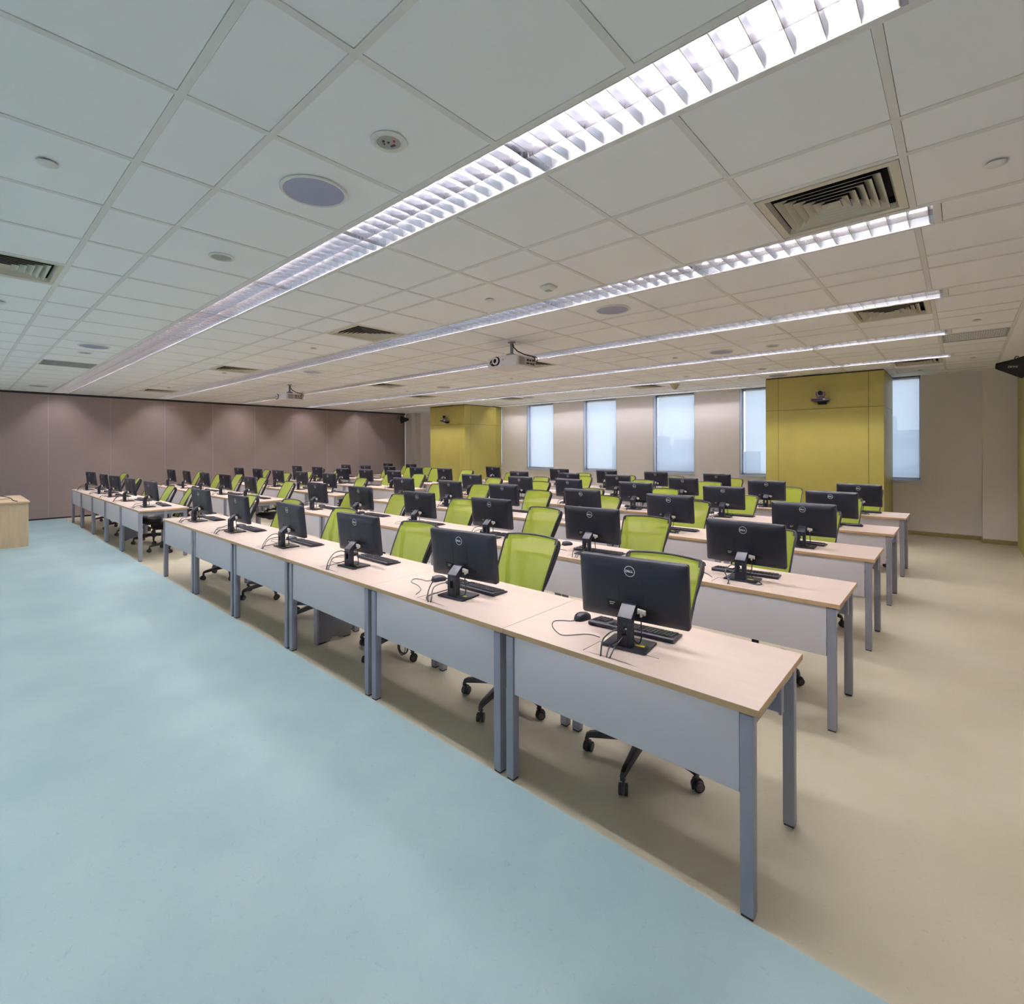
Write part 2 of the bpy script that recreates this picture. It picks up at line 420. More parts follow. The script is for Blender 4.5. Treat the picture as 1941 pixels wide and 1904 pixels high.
def column(x0, x1, y0, sx, sy, zs=2.395):
    b = MB(); g = 0.003
    xs = [x0]+sx+[x1]; ys = [y0]+sy+[YB]
    for z0, z1 in ((0.0, zs-g), (zs+g, H-0.02)):
        for a, c in zip(xs[:-1], xs[1:]):
            b.box(a+(g if a != x0 else 0), c-(g if c != x1 else 0), y0, y0+0.05, z0, z1)
        for a, c in zip(ys[:-1], ys[1:]):
            b.box(x1-0.05, x1, a+(g if a != y0 else 0.0502), c-(g if c != YB else 0), z0, z1)
            b.box(x0, x0+0.05, a+(g if a != y0 else 0.0502), c-(g if c != YB else 0), z0, z1)
    b.mi = 1; b.box(x0+0.006, x1-0.006, y0+0.006, YB, 0.0, H)  # backing is near black, so the top gap has its shadow in the colour
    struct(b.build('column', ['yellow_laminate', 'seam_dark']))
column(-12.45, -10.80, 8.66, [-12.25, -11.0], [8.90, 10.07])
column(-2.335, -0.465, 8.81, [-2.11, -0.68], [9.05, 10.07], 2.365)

# ------------------------------------------------------------------ outside: hazy blocks beyond the glass
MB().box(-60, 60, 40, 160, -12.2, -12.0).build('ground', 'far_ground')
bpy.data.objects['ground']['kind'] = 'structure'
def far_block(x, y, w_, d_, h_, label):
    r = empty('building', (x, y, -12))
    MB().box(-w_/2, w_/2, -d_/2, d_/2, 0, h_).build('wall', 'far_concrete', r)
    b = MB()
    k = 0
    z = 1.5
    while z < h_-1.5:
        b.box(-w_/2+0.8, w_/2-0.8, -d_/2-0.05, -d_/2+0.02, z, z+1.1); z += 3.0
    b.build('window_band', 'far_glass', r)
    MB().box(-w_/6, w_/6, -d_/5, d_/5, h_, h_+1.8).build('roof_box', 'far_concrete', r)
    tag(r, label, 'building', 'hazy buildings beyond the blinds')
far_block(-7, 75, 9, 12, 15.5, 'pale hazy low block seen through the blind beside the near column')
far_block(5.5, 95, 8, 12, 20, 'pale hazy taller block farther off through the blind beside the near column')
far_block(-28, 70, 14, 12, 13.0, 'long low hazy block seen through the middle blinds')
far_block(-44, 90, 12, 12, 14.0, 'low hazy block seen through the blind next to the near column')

# ------------------------------------------------------------------ lamps
SEG = 1.364
def lamp_proto(L):
    """recessed louvre luminaire, origin at its right end on the ceiling plane, running towards -x"""
    r = empty('ceiling_light')
    # housing
    b = MB(); hw = 0.1475
    half = [(-hw, 0), (-hw+0.001, 0.010), (-hw+0.008, 0.032), (-hw+0.026, 0.066), (-0.098, 0.095), (-0.05, 0.098), (-0.022, 0.080), (-0.008, 0.048), (-0.002, 0.008)]
    prof = half+[(-y, z) for y, z in reversed(half)]
    vs = [(0, y, z) for y, z in prof]+[(-L, y, z) for y, z in prof]; n = len(prof)
    b.add(vs, [(k, k+1, n+k+1, n+k) for k in range(n-1)])
    b.build('reflector', 'reflector', r, smooth=True, recalc=False)
    b = MB(); b.box(-L, 0, -hw-0.002, -hw, -0.002, 0.14); b.box(-L, 0, hw, hw+0.002, -0.002, 0.14); b.box(-L, 0, -hw, hw, 0.138, 0.14)
    b.box(-0.003, 0, -hw, hw, 0.1, 0.14); b.box(-L, -L+0.003, -hw, hw, 0.1, 0.14)
    b.build('housing', 'lamp_housing', r)
    # louvre: cross blades of V section and the long centre spine
    b = MB(); nb = int(round((L-0.05)/0.0955)); st = (L-0.045)/nb
    for k in range(nb+1):
        x = -0.0225-k*st
        for y0, y1 in ((-hw+0.002, -0.004), (0.004, hw-0.002)):
            ym = (y0+y1)/2
            P = lambda x_, y, z: (x_, y, z)
            # concave blade: deep at the sides, shallow in the middle
            ys = [y0+(y1-y0)*q/6 for q in range(7)]
            top = [0.050, 0.044, 0.040, 0.038, 0.040, 0.044, 0.050]
            vs = []
            for y, t in zip(ys, top): vs += [(x-0.0015, y, 0.001), (x+0.0015, y, 0.001), (x+0.007, y, t), (x-0.007, y, t)]
            fs = []
            for q in range(6):
                a = 4*q; c = a+4
                fs += [(a, c, c+1, a+1), (a+1, c+1, c+2, a+2), (a+2, c+2, c+3, a+3), (a+3, c+3, c, a)]
            b.add(vs, fs)
    b.prism([(-0.0015, 0.0), (0.0015, 0.0), (0.0075, 0.047), (-0.0075, 0.047)], L-0.01, 'x', -L+0.005)
    b.build('louvre', 'louvre_alu', r, smooth=True)
    for y in (-0.073, 0.073):
        t = MB().cyl((-0.03, y, 0.083), (-L+0.03, y, 0.083), 0.008, n=8).build('tube', 'tube_glow', r, smooth=True)
        MB().cyl((-0.002, y, 0.083), (-0.03, y, 0.083), 0.0085, n=8).build('tube_cap', 'tube_cap', t); MB().cyl((-L+0.002, y, 0.083), (-L+0.03, y, 0.083), 0.0085, n=8).build('tube_cap', 'tube_cap', t)
    return r
ORD = ['first', 'second', 'third', 'fourth', 'fifth', 'sixth', 'seventh', 'eighth', 'ninth', 'tenth', 'eleventh', 'twelfth']
proto = lamp_proto(SEG); short = lamp_proto(0.78)
dim = bpy.data.materials.new('tube_glow_dim'); M['tube_glow_dim'] = M['tube_glow'].copy(); M['tube_glow_dim'].node_tree.nodes['Principled BSDF'].inputs['Emission Strength'].default_value = TUBE_POWER*0.45
bpy.data.materials.remove(dim)
used = [False, False]; dim_mesh = {}
strip_name = {-2: 'added fill strip by the front wall', -1: 'strip over the open front floor', 1: 'strip over the front row', 2: 'second strip', 3: 'third strip', 4: 'fourth strip', 5: 'fifth strip', 6: 'short strip along the windows'}
for k in (-2, -1, 1, 2, 3, 4, 5, 6):  # front-wall strip is out of view, added to brighten the desk fronts
    x0 = -3.04 if k == 6 else 0.41
    n = 5 if k == 6 else 11
    for i in range(n+1):
        src = 0 if i < n else 1
        o = (proto, short)[src]
        if used[src]: o = copy_tree(o)
        used[src] = True
        o.location = (x0-SEG*i, CY[0]+1.996*k, H)
        if k == 6:        # the strip along the windows runs dimmed
            for ch in o.children:
                if ch.name.startswith('tube'):
                    key = ch.data.name
                    if key not in dim_mesh:
                        dm = ch.data.copy(); dm.materials[0] = M['tube_glow_dim']; dim_mesh[key] = dm
                    ch.data = dim_mesh[key]
        if i == 0: lb = 'louvred light at the window-side end of the %s' % strip_name[k] if k != 6 else 'lit louvred ceiling light beside the near column in the short window strip'
        elif i == n: lb = 'short end light of the %s, by the brown partition' % strip_name[k]
        else: lb = 'louvred light, %s along the %s' % (ORD[i], strip_name[k])
        tag(o, lb, 'ceiling light', 'louvred lights of the '+strip_name[k])

# ------------------------------------------------------------------ air outlets
def diffuser():
    r = empty('air_diffuser'); h = 0.314
    b = MB()
    def ring(a0, z0, a1, z1, sides=(0, 1, 2, 3)):
        for q in sides:
            m_ = Matrix.Rotation(q*PI/2, 3, 'Z')
            b.add([m_ @ Vector(v) for v in ((-a0, -a0, z0), (a0, -a0, z0), (a1, -a1, z1), (-a1, -a1, z1))], [(0, 1, 2, 3)])
    ring(h, 0.0, 0.275, 0.0); ring(0.275, 0, 0.262, 0.03); ring(h, 0, h, 0.03)
    f = b.build('frame', 'diffuser_cream', r, recalc=False)
    k = 0
    for a in (0.238, 0.199, 0.160, 0.121, 0.082, 0.043):
        b = MB(); ring(a, -0.002, a-0.042, 0.040); ring(a, -0.002, a-0.0025, -0.002); b.mi = 1; ring(a+0.0012, 0.0002, a-0.0400, 0.0414)  # dark upper faces put the shade of the slots into the vane colour
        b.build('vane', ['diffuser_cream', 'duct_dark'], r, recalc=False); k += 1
    b = MB(); b.quad((-h, -h, 0.07), (h, -h, 0.07), (h, h, 0.07), (-h, h, 0.07)); 
    for q in range(4):
        m_ = Matrix.Rotation(q*PI/2, 3, 'Z'); b.add([m_ @ Vector(v) for v in ((-h, -0.275, 0.02), (h, -0.275, 0.02), (h, -0.275, 0.07), (-h, -0.275, 0.07))], [(0, 1, 2, 3)])
    b.build('plenum', 'duct_dark', r, recalc=False)
    return r
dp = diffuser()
where = {(0, 1, 2): 'beside the near end of the second lamp strip', (7, 1, 2): 'before the second lamp strip, mid ceiling', (13, 1, 2): 'before the second lamp strip, toward the partition', (20, 1, 2): 'before the second lamp strip, beside the partition',
         (7, 0, 1): 'in front of the first lamp strip', (0, 3, 1): 'just beyond the near end of the third strip', (7, 3, 1): 'just beyond the third strip, behind the near projector', (13, 3, 1): 'just beyond the third strip, beyond both projectors',
         (0, 5, 1): 'in front of the near yellow column', (7, 5, 1): 'before the windows, midway between the yellow columns', (13, 5, 1): 'beyond the fifth strip, near the far yellow column', (15, 4, 1): 'just beyond the fourth strip, far off'}
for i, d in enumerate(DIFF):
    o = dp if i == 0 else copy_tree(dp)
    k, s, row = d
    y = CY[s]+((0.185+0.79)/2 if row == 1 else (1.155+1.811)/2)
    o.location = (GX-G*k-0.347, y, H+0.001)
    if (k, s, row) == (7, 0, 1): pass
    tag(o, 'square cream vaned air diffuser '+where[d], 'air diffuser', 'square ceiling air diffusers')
def return_grille(x0, x1, y0, y1, label):
    r = empty('return_grille', ((x0+x1)/2, (y0+y1)/2, H+0.001)); a, c = (x1-x0)/2, (y1-y0)/2
    b = MB(); b.box(-a, a, -c, -c+0.02, -0.003, 0.01); b.box(-a, a, c-0.02, c, -0.003, 0.01); b.box(-a, -a+0.02, -c, c, -0.003, 0.01); b.box(a-0.02, a, -c, c, -0.003, 0.01)
    b.build('frame', 'grey_cap', r)
    b = MB(); n = 26
    for i in range(n):
        x = -a+0.03+(2*a-0.06)*i/(n-1); b.box(x-0.0015, x+0.0015, -c+0.02, c-0.02, -0.001, 0.004)
    for i in range(12):
        y = -c+0.03+(2*c-0.06)*i/11; b.box(-a+0.02, a-0.02, y-0.0015, y+0.0015, -0.001, 0.003)
    b.build('grid', 'grey_cap', r)
    MB().box(-a+0.02, a-0.02, -c+0.02, c-0.02, 0.0035, 0.005).build('filter', 'ceiling_gap', r)
    tag(r, label, 'air grille', 'egg-crate return air grilles')
return_grille(0.352, 0.938, 6.09, 6.67, 'grey return air grille near the side wall, beyond the fourth lamp strip')
return_grille(-10.25, -9.66, -0.92, -0.29, 'grey return air grille in front of the first lamp strip, far off')

# ------------------------------------------------------------------ ceiling speakers, caps and detectors
def round_unit(name, rim, r0, r1, rim_m, face_m, drop=0.008):
    r = empty(name)
    MB().lathe([(r0, 0.0), (r0, -drop*0.4), (r0-0.006, -drop), (r1+0.003, -drop), (r1, -drop*0.5), (r1, 0.0)], 40).build('rim', rim_m, r, smooth=True)
    MB().lathe([(0.0001, -drop*0.75), (r1, -drop*0.55)], 40).build('grille' if 'speaker' in name else 'face', face_m, r, smooth=True)
    return r
sp = round_unit('ceiling_speaker', 1, 0.165, 0.148, 'white_plastic', 'speaker_grille')
SPK = [(-1.98, -0.60, 'before the first strip by the sensor'), (-7.89, -0.60, 'before the first strip near the grille'), (-14.0, -0.58, 'before the first strip by the partition'),
       (-1.99, 2.42, 'between second and third strips, close by'), (-7.93, 2.38, 'between second and third strips, far off'),
       (-1.98, 5.35, 'before the fourth strip, close by'), (-7.96, 5.38, 'before the fourth strip, far off'),
       (-2.03, 8.47, 'just in front of the near yellow column'), (-8.0, 8.36, 'near the windows, towards the far column')]
for i, (x, y, wh) in enumerate(SPK):
    o = sp if i == 0 else copy_tree(sp)
    o.location = (x, y, H); tag(o, 'round ceiling speaker with lilac grey grille, '+wh, 'speaker', 'round ceiling speakers')
cp = round_unit('cover_plate', 1, 0.080, 0.062, 'white_plastic', 'grey_cap')
for i, (x, y, wh) in enumerate([(-3.31, -0.60, 'one panel past the big speaker'), (-8.53, -0.60, 'beside the far return grille'), (-1.33, 5.38, 'just before the fourth strip'), (-3.35, 7.43, 'just before the fifth strip, mid ceiling'), (-2.01, 7.40, 'before the fifth strip, by the near column')]):
    o = cp if i == 0 else copy_tree(cp)
    o.location = (x, y, H); tag(o, 'round white cover plate with a grey centre '+wh, 'cover plate', 'round ceiling cover plates')
# microphone disc with switches and a red lamp
r = empty('sensor_disc', (-1.33, -0.59, H))
MB().lathe([(0.078, 0), (0.078, -0.003), (0.072, -0.007), (0.052, -0.006), (0.050, -0.003), (0.050, 0)], 40).build('rim', 'white_plastic', r, smooth=True)
MB().lathe([(0.0001, -0.0045), (0.050, -0.0045)], 40).build('face', 'grey_cap', r)
MB().cyl((-0.008, -0.022, -0.004), (-0.008, -0.022, -0.008), 0.0052).build('button', 'slot_black', r)
MB().cyl((0.000, -0.002, -0.004), (0.000, -0.002, -0.008), 0.0050).build('button', 'slot_black', r)
MB().cyl((-0.022, -0.008, -0.004), (-0.022, -0.008, -0.008), 0.0035).build('button', 'slot_black', r)
MB().cyl((0.026, 0.008, -0.004), (0.026, 0.008, -0.009), 0.0052).build('red_lamp', 'red_lamp', r)['label'] = 'red indicator lamp'
MB().box(-0.012, 0.012, -0.006, 0.006, -0.0062, -0.004, Matrix.Translation((-0.006, 0.026, 0)) @ Matrix.Rotation(0.2, 4, 'Z')).build('sticker', 'black_key', r)
MB().box(-0.018, 0.018, -0.0045, 0.0045, -0.0078, -0.005, Matrix.Translation((-0.034, -0.046, 0)) @ Matrix.Rotation(-0.75, 4, 'Z')).build('paper_label', 'print_white', r)
tag(r, 'round white ceiling sensor with small black buttons and a red lamp', 'sensor')
# concealed sprinkler caps
r0 = empty('sprinkler_cap')
MB().lathe([(0.0001, -0.012), (0.036, -0.012), (0.040, -0.009), (0.040, -0.006)], 32).build('cap', 'white_plastic', r0, smooth=True)
MB().cyl((0, 0, -0.006), (0, 0, 0), 0.03, n=24).build('neck', 'grey_cap', r0)
CAPS = [(-2.64, -1.56, 'before the first strip, by the edge panels'), (-5.95, -1.55, 'in front of the first strip, farther towards the partition'), (0.65, 1.41, 'near the side wall by the second strip'), (0.65, 5.36, 'near the side wall by the fourth strip'), (0.66, 8.38, 'near the side wall by the fifth strip'),
        (-2.64, 1.38, 'just before the second strip, beside the square detector'), (-5.91, 1.38, 'before the second strip, between two air diffusers'), (-9.16, 1.38, 'before the second strip, beyond the second diffuser'), (-12.40, 1.35, 'before the second strip, near the partition'), (-0.01, 9.45, 'between the near column and the window wall'),
        (-2.66, 5.36, 'just before the fourth strip near the cover plate'), (-5.93, 5.35, 'before the fourth strip, middle of the ceiling'), (-9.22, 5.34, 'before the fourth strip, farther along'), (-2.66, 8.35, 'before the windows near the near column'), (-5.96, 8.32, 'before the windows, middle of the ceiling')]
for i, (x, y, wh) in enumerate(CAPS):
    o = r0 if i == 0 else copy_tree(r0)
    o.location = (x, y, H); tag(o, 'small white sprinkler cap '+wh, 'sprinkler', 'sprinkler caps in the ceiling')
# square detector
r = empty('square_detector', (-2.02, 1.44, H))
def frust(b, a0, z0, a1, z1):
    b.add([(-a0, -a0, z0), (a0, -a0, z0), (a0, a0, z0), (-a0, a0, z0), (-a1, -a1, z1), (a1, -a1, z1), (a1, a1, z1), (-a1, a1, z1)], [(3, 2, 1, 0), (4, 5, 6, 7), (0, 1, 5, 4), (1, 2, 6, 5), (2, 3, 7, 6), (3, 0, 4, 7)])
b = MB(); frust(b, 0.055, 0, 0.055, -0.010); frust(b, 0.055, -0.010, 0.030, -0.036); b.build('housing', 'white_plastic', r, bevel=0.004)
b = MB(); frust(b, 0.026, -0.034, 0.022, -0.040); b.build('sensor_face', 'grey_cap', r)
tag(r, 'small square white detector on the ceiling before the second strip', 'detector')
# conical detector before the windows
r = empty('cone_detector', (-3.98, 8.35, H))
MB().lathe([(0.10, 0), (0.10, -0.012), (0.085, -0.03), (0.055, -0.085), (0.028, -0.115), (0.0001, -0.12)], 28).build('cone', 'olive_cap', r, smooth=True)
MB().lathe([(0.118, 0), (0.118, -0.006), (0.10, -0.010)], 28).build('base', 'white_plastic', r, smooth=True)
tag(r, 'cream cone-shaped detector hanging from the ceiling before the windows', 'detector')

# ------------------------------------------------------------------ projectors
def projector():
    r = empty('projector')
    MB().cyl((0, 0, 0), (0, 0, -0.15), 0.021, n=16).build('pole', 'steel', r, smooth=True)
    MB().lathe([(0.05, 0), (0.05, -0.006), (0.03, -0.012), (0.021, -0.014)], 24).build('ceiling_flange', 'steel', r, smooth=True)
    b = MB(); b.box(-0.055, 0.035, -0.04, 0.05, -0.185, -0.145); b.box(-0.035, 0.015, -0.06, 0.07, -0.195, -0.185); b.box(-0.13, 0.10, -0.02, 0.0, -0.2, -0.192); b.box(-0.13, 0.10, 0.06, 0.08, -0.2, -0.192)
    b.build('bracket', 'steel', r, bevel=0.003)
    w2, d2, z0, z1 = 0.245, 0.19, -0.335, -0.200
    # body with a bowed front
    pl = []
    for k in range(13):
        t = -1+2*k/12; pl.append((w2*t, -d2-0.035*(1-t*t)))
    pl += [(w2, d2), (-w2, d2)]
    b = MB(); b.prism(pl, z1-z0, 'z', z0); body = b.build('body', 'projector_white', r, bevel=0.022, seg=4)
    # side face plates
    b = MB(); b.box(w2-0.002, w2+0.0015, -d2+0.03, d2-0.02, z0+0.018, z1-0.018); b.build('side_plate', 'projector_side', body)
    b = MB()
    for k in range(9): b.box(w2, w2+0.004, -d2+0.055+k*0.011, -d2+0.060+k*0.011, z0+0.022, z1-0.022)
    b.build('vent', 'dark_grey_panel', body)
    b = MB()
    for y, z, a, c in ((0.02, -0.25, 0.02, 0.012), (0.07, -0.25, 0.016, 0.01), (0.12, -0.245, 0.012, 0.012), (0.02, -0.29, 0.028, 0.009), (0.085, -0.29, 0.022, 0.009), (0.13, -0.29, 0.012, 0.012)):
        b.box(w2, w2+0.004, y-a, y+a, z-c, z+c)
    b.build('socket', 'slot_black', body)
    # lens surround and lens
    lx = -0.055
    b = MB(); n = 24; poly = []
    for k in range(n):
        t = 2*PI*k/n; rr = 0.056
        x = rr*math.cos(t); z = rr*math.sin(t)
        if x < 0: x *= 1.9; z = z*0.92-0.012*(1 if x < -0.05 else 0)
        poly.append((lx+x, -0.262+z))
    b.prism(poly, 0.06, 'y', -d2-0.048); b.build('lens_surround', 'slot_black', body, bevel=0.004)
    b = MB()
    pr = [(0.030, 0), (0.044, 0), (0.046, 0.02), (0.038, 0.03), (0.032, 0.028), (0.030, 0.0)]
    vs = []; n = 28
    for q, zz in pr:
        for k in range(n): t = 2*PI*k/n; vs.append((lx+q*math.cos(t), -d2-0.045-zz, -0.262+q*math.sin(t)))
    fs = [(i*n+k, i*n+(k+1) % n, (i+1)*n+(k+1) % n, (i+1)*n+k) for i in range(len(pr)-1) for k in range(n)]
    b.add(vs, fs); b.build('lens_ring', 'logo_silver', body, smooth=True)
    MB().cyl((lx, -d2-0.05, -0.262), (lx, -d2-0.060, -0.262), 0.031, 0.026, n=24).build('lens', 'lens_glass', body, smooth=True)
    MB().cyl((lx-0.075, -d2-0.046, -0.285), (lx-0.075, -d2-0.053, -0.285), 0.007, n=16).build('indicator', 'print_white', body)
    MB().cyl((lx+0.11, -d2-0.02, -0.252), (lx+0.11, -d2-0.036, -0.252), 0.009, n=16).build('badge', 'grey_cap', body)
    b = MB()
    for k in range(4): b.box(lx+0.10+k*0.018, lx+0.105+k*0.018, -d2-0.034+k*0.003, -d2-0.02, -0.325, -0.312)
    b.build('slot', 'dark_grey_panel', body)
    b = MB()
    b.tube([(0.02, 0.0, -0.03), (0.035, 0.0, -0.07), (0.08, 0.02, -0.12), (0.16, 0.06, -0.165), (0.24, 0.11, -0.19), (0.27, 0.135, -0.215), (0.262, 0.13, -0.245), (0.25, 0.12, -0.255)], 0.008, 8)
    b.tube([(0.24, 0.11, -0.19), (0.29, 0.12, -0.20), (0.30, 0.15, -0.235), (0.275, 0.15, -0.275), (0.25, 0.10, -0.292)], 0.004, 6)
    b.tube([(0.23, 0.10, -0.185), (0.28, 0.16, -0.205), (0.285, 0.17, -0.24), (0.25, 0.15, -0.25)], 0.004, 6)
    b.build('cable', 'black_cable', r, smooth=True)
    return r
pj = projector(); pj.location = (-3.72, 2.89, H)
tag(pj, 'white projector on a short grey pole, the larger and nearer of two', 'projector', 'ceiling projectors')
pj2 = copy_tree(pj); pj2.location = (-9.98, 2.91, H)
tag(pj2, 'white projector on a short grey pole, the smaller and farther of two', 'projector', 'ceiling projectors')

# ------------------------------------------------------------------ conference cameras on the columns
def ptz():
    r = empty('conference_camera')
    b = MB(); b.box(-0.10, 0.12, -0.17, 0.0, -0.012, 0.0); b.box(-0.06, 0.08, -0.012, 0.0, -0.06, 0.0); b.prism([(-0.15, -0.012), (0.0, -0.012), (0.0, -0.06)], 0.01, 'x', -0.05); b.prism([(-0.15, -0.012), (0.0, -0.012), (0.0, -0.06)], 0.01, 'x', 0.06)
    b.build('shelf_bracket', 'antenna_black', r)
    b = MB(); b.box(-0.145, 0.145, -0.185, -0.03, 0.0, 0.045); body = b.build('body', 'camera_grey', r, bevel=0.010)
    MB().box(-0.125, 0.045, -0.187, -0.184, 0.010, 0.034).build('front_strip', 'slot_black', body)
    MB().box(0.055, 0.085, -0.188, -0.184, 0.012, 0.034).build('badge', 'print_white', body)
    MB().lathe([(0.065, 0.045), (0.062, 0.060), (0.045, 0.078), (0.030, 0.082), (0.0001, 0.083)], 28, (0, -0.11, 0)).build('turntable', 'camera_grey', r, smooth=True)
    for s in (-1, 1):
        b = MB(); b.prism([(s*0.040, 0.065), (s*0.058, 0.065), (s*0.078, 0.13), (s*0.078, 0.165), (s*0.050, 0.165), (s*0.050, 0.13)], 0.045, 'y', -0.132)
        b.build('arm', 'camera_grey', r, bevel=0.004)
        MB().cyl((s*0.048, -0.11, 0.142), (s*0.082, -0.11, 0.142), 0.020, n=20).build('pivot_cap', 'logo_silver', r, smooth=True)
    b = MB(); b.cyl((0, -0.155, 0.142), (0, -0.065, 0.142), 0.040, 0.036, n=28); hd = b.build('camera_head', 'black_plastic', r, smooth=True)
    MB().cyl((0, -0.158, 0.142), (0, -0.154, 0.142), 0.022, 0.026, n=24).build('lens', 'lens_glass', hd, smooth=True)
    return r
p1 = ptz(); p1.location = (-1.385, 8.81, 2.50); tag(p1, 'dark video conference camera on the near yellow column', 'camera', 'conference cameras')
p2 = copy_tree(p1); p2.location = (-11.60, 8.66, 2.50); tag(p2, 'dark video conference camera on the far yellow column', 'camera', 'conference cameras')

# ------------------------------------------------------------------ paddle antennas
def antenna(text=True):
    """flat tapered board lying in its local x/z plane, front face towards -y"""
    r = empty('paddle_antenna')
    b = MB()
    b.prism([(-0.24, -0.030), (-0.235, -0.040), (0.065, -0.165), (0.085, -0.155), (0.105, -0.05), (0.135, -0.02), (0.135, 0.03), (0.105, 0.09), (0.098, 0.125), (0.02, 0.10), (-0.02, 0.085), (-0.225, 0.035), (-0.235, 0.025)], 0.016, 'y', -0.008)
    bd = b.build('paddle', 'antenna_black', r, bevel=0.003)
    MB().box(-0.22, 0.10, -0.0095, -0.0075, 0.006, 0.009).build('ridge', 'black_key', bd)
    b = MB(); b.tube([(-0.02, 0, 0.085), (0.0, 0, 0.12), (0.025, 0, 0.118), (0.03, 0, 0.10)], 0.006, 6); b.build('hook', 'antenna_black', r, smooth=True)
    if text:
        vs, fs = text_mesh('SHURE', 0.034, offset=0.0006)
        b = MB()
        b.add([(-v.x*1.15+(-v.y)*0.25-0.045, -0.0098, -v.y-0.014) for v in vs], fs)
        t = b.build('lettering', 'print_white', bd); t['label'] = 'white lettering, upside down'
    b = MB(); b.cyl((0.12, 0.0, 0.0), (0.19, 0.02, 0.0), 0.018, n=14); b.box(0.18, 0.23, -0.03, 0.05, -0.05, 0.07)
    b.build('bracket', 'steel', r, smooth=True)
    MB().tube([(0.10, 0, 0.10), (0.12, 0.0, 0.135), (0.16, 0.01, 0.14), (0.20, 0.02, 0.11), (0.21, 0.02, 0.05)], 0.004, 6).build('cable', 'black_cable', r, smooth=True)
    return r
a1 = antenna(); a1.location = (1.05, 7.25, 2.70); a1.rotation_euler = (0, 0, 0.62)
tag(a1, 'black paddle antenna with white lettering beside the yellow pilaster', 'antenna', 'paddle antennas')
a2 = copy_tree(a1); a2.location = (-15.385, 9.72, 2.765); a2.rotation_euler = (0, 0, PI+0.5)
tag(a2, 'small black paddle antenna at the far end of the brown partition', 'antenna', 'paddle antennas')

